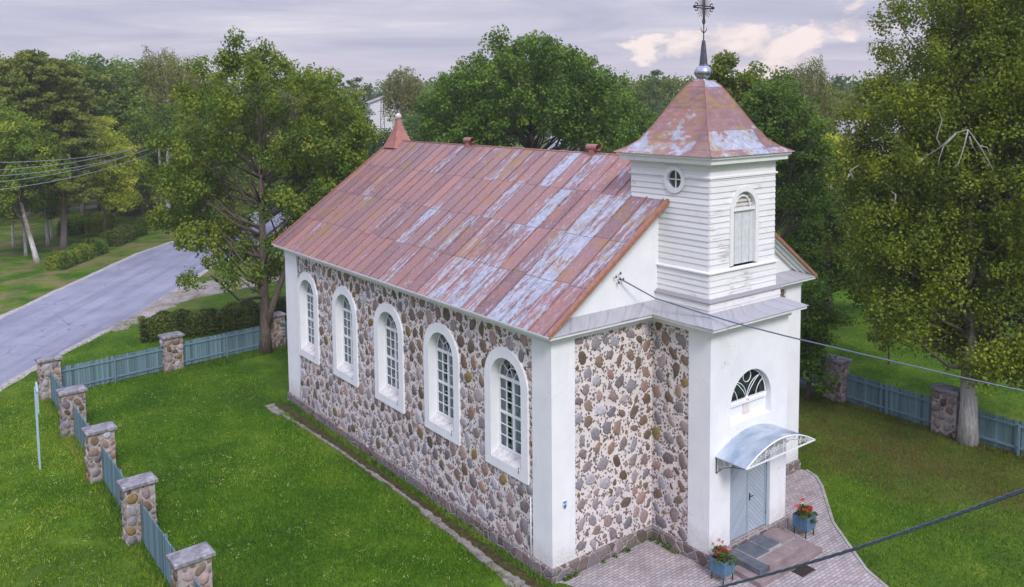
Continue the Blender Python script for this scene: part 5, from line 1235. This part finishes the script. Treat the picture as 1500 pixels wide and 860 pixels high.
B2 = [(-8.5, 25.7), (-2.9, 26.4), (2.75, 27.0), (8.4, 27.6), (14, 28.2)]
for i, p in enumerate(B2[1:]): pillar(p[0], p[1], .11, ('lone brownish stone pillar midway in the fence by the road', 'stone pillar right of the forked maple trunk', 'stone pillar of the back fence hidden behind the nave', 'far stone pillar of the back fence behind the nave')[i], 20+i, .9, .6, 1.7)
for i in range(4):
    (a, b), (c, d) = B2[i], B2[i+1]; L = sqrt((c-a)**2+(d-b)**2); ux, uy = (c-a)/L, (d-b)/L
    picket_panel((a+ux*.45, b+uy*.45), (c-ux*.43, d-uy*.43), ('grey blue picket panel between corner pillar and lone pillar by the road', 'grey blue picket panel ending behind the forked maple', 'picket panel of the back fence behind the nave wall', 'farthest picket panel of the back fence behind the nave')[i], 60+i)
RF = [(19.1, -12.5), (19.05, -7.1), (19.05, -1.75), (19.15, 3.2), (19.3, 8.6), (19.5, 14)]
for i, (x, y) in enumerate(RF[1:], 1): pillar(x, y, pi/2, ('', 'stone pillar of the right fence beyond the right edge', 'mossy brown stone pillar beside the whitish linden trunk', 'dark stone pillar of the right fence nearest the church', 'stone pillar of the right fence hidden behind the tower', 'last stone pillar of the right fence behind the church')[i], 30+i, .95, .6, 1.75)
for i in range(5):
    (a, b), (c, d) = RF[i], RF[i+1]
    picket_panel((a, b+.48), (c, d-.48), ('dark blue picket panel beyond the right edge', 'dark blue picket panel right of the linden trunk', 'dark blue picket panel between the two right hand pillars', 'dark blue picket panel touching the church tower edge', 'picket panel hidden behind the church on the right')[i], 80+i, railside=1)

# ------------------------------------------------------------------ planters
def planter(x, y, label, seed, red):
    root = empty('flower_box', (x, y, GZ), label=label, cat='planter', group='blue flower boxes by the church door'); w, z0, z1 = .23, .26, .66
    for i, (sx, sy) in enumerate(((1, 0), (-1, 0), (0, 1), (0, -1))):
        mb = MB(); n = 4
        for k in range(n):
            a, b = -w+2*w*k/n+.004, -w+2*w*(k+1)/n-.004
            if sx: mb.box((sx*w-.011, a, z0), (sx*w+.011, b, z1))
            else: mb.box((a, sy*(w+.012)-.011, z0), (b, sy*(w+.012)+.011, z1))
        mb.build('plank_side', 'planter_blue', root)
    for sx in (-1, 1):
        for sy in (-1, 1): mb = MB(); mb.box((sx*(w-.03)-.015, sy*(w-.03)-.015, 0), (sx*(w-.03)+.015, sy*(w-.03)+.015, z1-.03)); mb.build('leg', 'steel_dark', root)
    mb = MB(); mb.box((-w+.02, -w+.02, z0+.02), (w-.02, w-.02, z1-.06)); mb.build('soil', 'moss_soil', root)
    rg = np.random.default_rng(seed); lob = [(rg.normal()*.12, rg.normal()*.12, z1+.05+rg.random()*.12, .13) for _ in range(7)]+[(.2, .1, z1+.02, .16), (.3, -.12, z1-.10, .15), (.34, .05, z1-.2, .12), (-.2, -.1, z1+.02, .13), (.05, -.26, z1-.05, .12)]
    v, q, c, C = crown(rg, lob, leaf=.05, cs=.09, per=34, dens=.7, cols=((.05, .09, .02), (.09, .14, .03), (.14, .18, .05))); npmesh('foliage', v, q, c, 'leaves', root)
    P = []
    for k in range(13):
        c_ = np.array([rg.uniform(-.3, .2), rg.uniform(-.26, .24), z1+.14+rg.random()*.28]); P.append(c_+rg.normal(size=(16, 3))*.019)
    P = np.concatenate(P); v, q = leaf_quads(rg, P, rg.normal(size=P.shape), .038, asp=1); c = np.repeat(np.tile(red, (len(P), 1))*rg.uniform(.7, 1.2, (len(P), 1)), 4, 0); npmesh('red_blossom', v, q, c, 'leaves', root)
planter(3.78, -2.85, 'blue flower box with magenta red geraniums left of the church steps', 91, (.62, .02, .07)); planter(7.72, -2.82, 'blue flower box with scarlet geraniums right of the church steps', 92, (.68, .03, .015))

# ------------------------------------------------------------------ sign on two posts (seen edge-on)
root = empty('roadside_sign', (-10.15, 17.3, GZ), radians(84), label='thin light blue sign on two tall posts outside the left fence', cat='sign')
flat('sign_post', (.34, .46, .54), .5, 0, .12, 8)
for x in (0, .95): mb = MB(); mb.bar((x, 0, -.1), (x, 0, 2.85), .06); mb.build('post', 'sign_post', root)
mb = MB(); mb.box((-.12, -.075, 2.15), (1.07, -.035, 2.95)); mb.build('board', 'sign_post', root)
mb = MB(); mb.box((-.16, -.085, 2.96), (1.11, -.02, 3.0)); mb.build('top_strip', 'sign_post', root)

# ------------------------------------------------------------------ utility pole and wires
pb = gr(238, 330); root = empty('utility_pole', pb, label='pale wooden utility pole with insulators beside the far road', cat='pole')
zt = at(237, 205, float((pb-CAM)@FW))[2]-GZ
flat('pole_wood', (.30, .28, .26), .9, 0, .2, 8); flat('insulator', (.7, .7, .7), .3)
mb = MB(); mb.tube([(0, 0, -.1), (0, 0, zt)], [.16, .11], 10); mb.build('pole', 'pole_wood', root)
mb = MB(); 
for dz, s_ in ((.15, 1), (.15, -1), (.6, 1), (.6, -1), (1.05, 1)): mb.lathe((s_*.22, 0, zt-dz), [(.03, 0), (.06, .03), (.05, .08), (.06, .1), (.03, .14)], 8); mb.bar((0, 0, zt-dz), (s_*.22, 0, zt-dz), .025)
mb.build('insulator', 'insulator', root)
rn = random.Random(3); wd = at(-120, 262, 62)
for i, (s_, dz, e) in enumerate(((1, .15, (-130, 235)), (-1, .15, (-130, 252)), (1, .6, (-130, 262)), (-1, .6, (-130, 276)), (1, 1.05, (-130, 290)))):
    a = np.array(pb)+np.array([s_*.22, 0, zt-dz+.1]); b = at(*e, 48); P = []
    for k in range(25): t = k/24; p = a*(1-t)+b*t; p[2] -= .9*4*t*(1-t); P.append(p)
    mb = MB(); mb.tube(P, .022, 5); tag(mb.build('power_line', 'cable_light'), ('highest power line running left from the wooden pole', 'second highest power line left of the wooden pole', 'middle power line left of the wooden pole', 'fourth power line down left of the wooden pole', 'lowest power line left of the wooden pole')[i], 'cable', 'power lines across the park')
# service cable from the gable and the thick one close to the camera
a = np.array([2.52, -.12, 7.86]); b = at(1500, 572, 21.0); c = b+(b-a)*1.6; P = []
for k in range(41):
    t = k/40; p = a*(1-t)+c*t; p[2] -= 1.15*4*t*(1-t); P.append(p)
E0 = P
def sagline(pxs, d0, d1):
    out = []
    for i, (u, v) in enumerate(pxs): t = i/(len(pxs)-1); out.append(at(u, v, 1/((1-t)/d0+t/d1)))
    return out
P = [np.array([2.52, -.12, 7.86])]+sagline([(960, 437), (1020, 456), (1080, 474), (1150, 492), (1230, 511), (1310, 530), (1400, 551), (1500, 573), (1620, 598), (1800, 633)], 24.6, 19)
mb = MB(); mb.tube(P, .02, 6); tag(mb.build('service_cable', 'cable'), 'thin cable sagging from the church gable past the tower to the right', 'cable')
P = sagline([(900, 893), (980, 878), (1060, 859), (1150, 835), (1240, 808), (1330, 778), (1420, 747), (1500, 718), (1600, 680), (1720, 632)], 13, 5.2); mb = MB()
for ph in (0, 2*pi/3, 4*pi/3):
    Q = []
    for i in range(len(P)-1):
        for k in range(24):
            t = k/24; p = np.array(P[i])*(1-t)+np.array(P[i+1])*t; s = (i*24+k)*.55+ph; Q.append(p+np.array([0, 0, 1])*.009*cos(s)+UP*0+RT*.0+np.array([-FW[1], FW[0], 0])*0+np.array([FW[0], FW[1], 0])*.009*sin(s))
    mb.tube(Q, .008, 5)
tag(mb.build('twisted_cable', 'cable'), 'thick twisted cable crossing close in front at the lower right', 'cable')

# ------------------------------------------------------------------ far white house and mast, roofs
hb = foot(574, 185); root = empty('white_house', hb, -YAW+.25, label='distant white gabled house behind the birch', cat='house'); zt = at(565, 140, 185)[2]-GZ
flat('house_white', (.66, .66, .68), .8); flat('house_roof', (.30, .29, .30), .8)
mb = MB(); ze = zt-1.5; w = 4.2
F0 = [(-w, 0, 0), (w, 0, 0), (w, 0, ze), (0, 0, zt), (-w, 0, ze)]; mb.poly(F0); mb.poly([(x, 12, z) for x, y, z in F0]); mb.poly([(-w, 0, 0), (-w, 12, 0), (-w, 12, ze), (-w, 0, ze)]); mb.poly([(w, 0, 0), (w, 12, 0), (w, 12, ze), (w, 0, ze)])
z = 1.0
while z < ze: mb.box((-w, -.06, z), (w, -.005, z+.06)); z += .5
mb.build('wall', 'house_white', root)
mb = MB()
for s_ in (-1, 1): mb.poly([(s_*(w+.4), -.4, ze-.14+.08), (0, -.4, zt+.08), (0, 12.4, zt+.08), (s_*(w+.4), 12.4, ze-.06)]); mb.poly([(s_*(w+.4), -.4, ze-.24), (0, -.4, zt-.08), (0, -.4, zt+.08), (s_*(w+.4), -.4, ze-.06)])
rf = mb.build('roof', 'house_roof', root)
mb = MB(); mb.box((.3, 3, zt-.4), (1.0, 3.7, zt+.9)); mb.build('chimney', 'house_white', rf)
mr_ = foot(563, 168); root = empty('lattice_mast', mr_, .3, label='slim dark lattice mast in front of the distant white house', cat='mast'); zt2 = at(562, 142, 168)[2]-GZ
mb = MB()
for sx in (-1, 1):
    mb.bar((sx*1.0, 0, 0), (sx*.25, 0, zt2), .09)
for k in range(9): t = k/9; t2 = (k+1)/9; mb.bar((-(1-.75*t), 0, zt2*t), ((1-.75*t2), 0, zt2*t2), .05)
mb.build('legs', 'steel_dark', root)
mb = MB(); mb.bar((-1.1, 0, zt2*.8), (1.1, 0, zt2*.8), .08); mb.build('crossarm', 'steel_dark', root)
# grey shed roof seen between pine and linden; pale van-like greenhouse behind the round maple
sb = foot(1262, 84); root = empty('grey_shed', sb, -YAW, label='grey roofed shed glimpsed between the birch wood and the linden', cat='shed'); zs = at(1260, 176, 84)[2]-GZ
mb = MB(); mb.box((-4, 0, 0), (4, 5, zs-1.2)); mb.build('wall', 'house_roof', root); mb = MB(); mb.poly([(-4.4, -.4, zs-1.25), (4.4, -.4, zs-1.25), (4.4, 2.5, zs), (-4.4, 2.5, zs)]); mb.poly([(-4.4, 5.4, zs-1.25), (4.4, 5.4, zs-1.25), (4.4, 2.5, zs), (-4.4, 2.5, zs)]); mb.build('roof', 'grey_sheet', root)
gb = foot(836, 150); root = empty('polytunnel', gb, -YAW+.2, label='pale arched polytunnel under the round maple behind the ridge', cat='greenhouse'); wz = at(836, 190, 150)[2]-GZ; n = 12; mb = MB()
for k in range(n):
    a, b = pi*k/n, pi*(k+1)/n
    mb.face([mb.vert((cos(t)*2.3, y, max(.0, sin(t)*wz))) for t, y in ((a, 0), (b, 0), (b, 9), (a, 9))], 0, True)
mb.build('cover', 'sign_white', root); mb = MB(); mb.tube([(cos(pi*k/12)*2.35, -.02, sin(pi*k/12)*(wz+.03)) for k in range(13)], .06, 5); mb.build('hoop', 'steel_dark', root)

# ------------------------------------------------------------------ grass blades
def in_poly(x, y, P):
    c = np.zeros(len(x), bool); j = len(P)-1
    for i in range(len(P)):
        xi, yi = P[i]; xj, yj = P[j]; t = ((yi > y) != (yj > y)) & (x < (xj-xi)*(y-yi)/(yj-yi+1e-12)+xi); c ^= t; j = i
    return c
rg = np.random.default_rng(4)
def blades(regs, name, label, hmean, cols, wid=.013):
    xs, ys = [], []
    for (x0, x1, y0, y1, dn) in regs: n = int((x1-x0)*(y1-y0)*dn); xs.append(rg.uniform(x0, x1, n)); ys.append(rg.uniform(y0, y1, n))
    x = np.concatenate(xs); y = np.concatenate(ys)
    ch = .5*np.sin(x*1.3+np.sin(y*.9)*2)*np.sin(y*1.1+np.cos(x*.7)*2)+.45*np.sin(x*5.1+np.sin(y*4.3)*1.7)*np.sin(y*5.7+np.cos(x*3.9)*1.9)+.4*np.sin(x*13.7+np.sin(y*9.3)*2)*np.sin(y*12.1+np.cos(x*11.3)*2)
    ok = ~((x > -.05) & (x < W_+.1) & (y > -.1) & (y < L_+.1)); ok &= ~((x > TX1-.1) & (x < TX2+.1) & (y > -TP-.1) & (y < .1)); ok &= ~in_poly(x, y, PAVE); ok &= ~in_poly(x, y, off(rl, .3)+off(rr, -.3)[::-1]); ok &= ~((x > -.9) & (x < -.38) & (y > -.7) & (y < 18.3))
    x, y, ch = x[ok], y[ok], ch[ok]; n = len(x)
    # clumps
    lf = np.sin(x*.5+1.3*np.sin(y*.31))*np.sin(y*.42+1.1*np.sin(x*.37)); pt = np.sin(x*1.9+2*np.sin(y*1.1))*np.sin(y*2.3+2*np.sin(x*1.3))+rg.normal(size=n)*.12
    kp = ~((pt > .72) & (x < -8.8)); x, y, ch, lf = x[kp], y[kp], ch[kp], lf[kp]; n = len(x)
    h = hmean*(.6+.5*rg.random(n)+.35*ch)*np.where(rg.random(n) < .04, 1.9, 1); an = rg.uniform(0, 2*pi, n); ln = rg.uniform(.1, .7, n)*h; la = rg.uniform(0, 2*pi, n); w = wid*rg.uniform(.7, 1.5, n)
    B = np.stack([x, y, np.full(n, GZ-.005)], 1); s = np.stack([np.cos(an)*w, np.sin(an)*w, np.zeros(n)], 1); t = B+np.stack([np.cos(la)*ln, np.sin(la)*ln, h], 1)
    v = np.stack([B-s, B+s, t], 1).reshape(-1, 3); q = np.arange(3*n).reshape(-1, 3); cols = np.array(cols)
    f = np.clip(.42+.22*ch+.28*lf+.16*(x < -8.7)+rg.normal(size=n)*.22, 0, 1)*(len(cols)-1); i0 = np.minimum(f.astype(int), len(cols)-2); fr = (f-i0)[:, None]; c = (cols[i0]*(1-fr)+cols[i0+1]*fr)*rg.uniform(.75, 1.3, (n, 1)); c[x < -8.7] *= np.array([1.35, 1.15, 1.1])
    dry = (rg.random(n) < .03); c[dry] = np.array([.24, .25, .09])*rg.uniform(.7, 1.2, (dry.sum(), 1))
    bd_ = (x-9.5)/9.5+rg.normal(size=n)*.12-np.abs(y+.5)*.04+.25*np.sin(x*1.9+y)*np.sin(y*1.3); dr2 = (bd_ > .28) & (x < 19) & (x > 8) & (rg.random(n) < .78); c[dr2] = np.array([.145, .120, .026])*rg.uniform(.6, 1.3, (dr2.sum(), 1)); h
    tag(npmesh(name, v, q, np.repeat(c, 3, 0), 'grass_blades'), label, 'grass', kind='stuff')
blades([(-13.5, 0, 1, 14, 620), (-14, 0, 14, 27, 420), (-14, 4, 27, 38, 150), (7, 19, -9, 6, 380), (-.38, -.08, -.6, 18.3, 420), (19.4, 32, -6, 16, 110)], 'lawn_grass', 'short green lawn grass around the church', .075, ((.026, .080, .003), (.066, .165, .005), (.125, .245, .009), (.22, .33, .03)))
blades([(-8.95, -8.1, 1, 26, 420), (-1.05, -.72, -.6, 17.4, 260), (-8.4, 4, 25.6, 27.2, 260), (18.5, 19.5, -9, 8, 260), (-.34, -.1, -.4, 18.2, 500)], 'tall_grass', 'longer uncut grass along the fences and the wall foot', .17, ((.035, .10, .004), (.08, .18, .01), (.14, .24, .02), (.24, .28, .07)))
# weeds at the foot of the wall and on the paving edge
P = []
for k in range(60):
    if k < 40: c = np.array([-.16-.1*rg.random(), rg.uniform(-.3, 18), GZ])
    else: c = np.array([rg.uniform(.3, 4.2), -.14-.05*rg.random(), GZ]) if k < 52 else np.array([3.83-.05*rg.random(), rg.uniform(-2.2, -.2), GZ])
    n = 60; d = rg.normal(size=(n, 3)); d[:, 2] = np.abs(d[:, 2]); d /= np.linalg.norm(d, axis=1)[:, None]; P.append(c+d*(rg.random((n, 1))**.5)*rg.uniform(.08, .2))
P = np.concatenate(P); v, q = leaf_quads(rg, P, np.tile([0, 0, 1.], (len(P), 1)), .05, asp=2.2); c = np.repeat(np.array([.07, .15, .015])*rg.uniform(.6, 1.5, (len(P), 1)), 4, 0)
tag(npmesh('wall_weeds', v, q, c, 'leaves'), 'leafy weeds growing along the foot of the church walls', 'weeds', kind='stuff')
# pale seed heads and small white flowers
P = []
for (x0, x1, y0, y1, n) in ((-8, -1.2, 1, 24, 260), (-13, -9, 4, 26, 220), (-5.5, -4, 11, 14, 14)):
    for k in range(n):
        c = np.array([rg.uniform(x0, x1), rg.uniform(y0, y1), GZ+.10]); P.append(c+rg.normal(size=(9, 3))*np.array([.05, .05, .06]))
P = np.concatenate(P); v, q = leaf_quads(rg, P, rg.normal(size=P.shape), .045, asp=2.5); c = np.repeat(np.array([.33, .40, .13])*rg.uniform(.6, 1.4, (len(P), 1)), 4, 0)
tag(npmesh('seed_heads', v, q, c, 'leaves'), 'pale seed heads and tiny flowers dotted over the lawn', 'wild flowers', kind='stuff')
# ------------------------------------------------------------------ air
hm = bpy.data.materials.new('haze'); hm.use_nodes = True; hn = hm.node_tree; hn.nodes.clear()
pv = hn.nodes.new('ShaderNodeVolumePrincipled'); pv.inputs['Density'].default_value = .0005; pv.inputs['Color'].default_value = (.80, .86, .95, 1); pv.inputs['Anisotropy'].default_value = .2
ho = hn.nodes.new('ShaderNodeOutputMaterial'); hn.links.new(pv.outputs[0], ho.inputs['Volume']); MT['haze'] = hm
mb = MB(); mb.box((-2700, -2700, GZ-1.2), (2700, 2700, 27)); tag(mb.build('haze', 'haze'), 'thin bluish evening air over the whole place', 'haze', kind='stuff')
S.cycles.volume_bounces = 0
S.render.resolution_x = 1024; S.render.resolution_y = 587
bpy.context.view_layer.update()
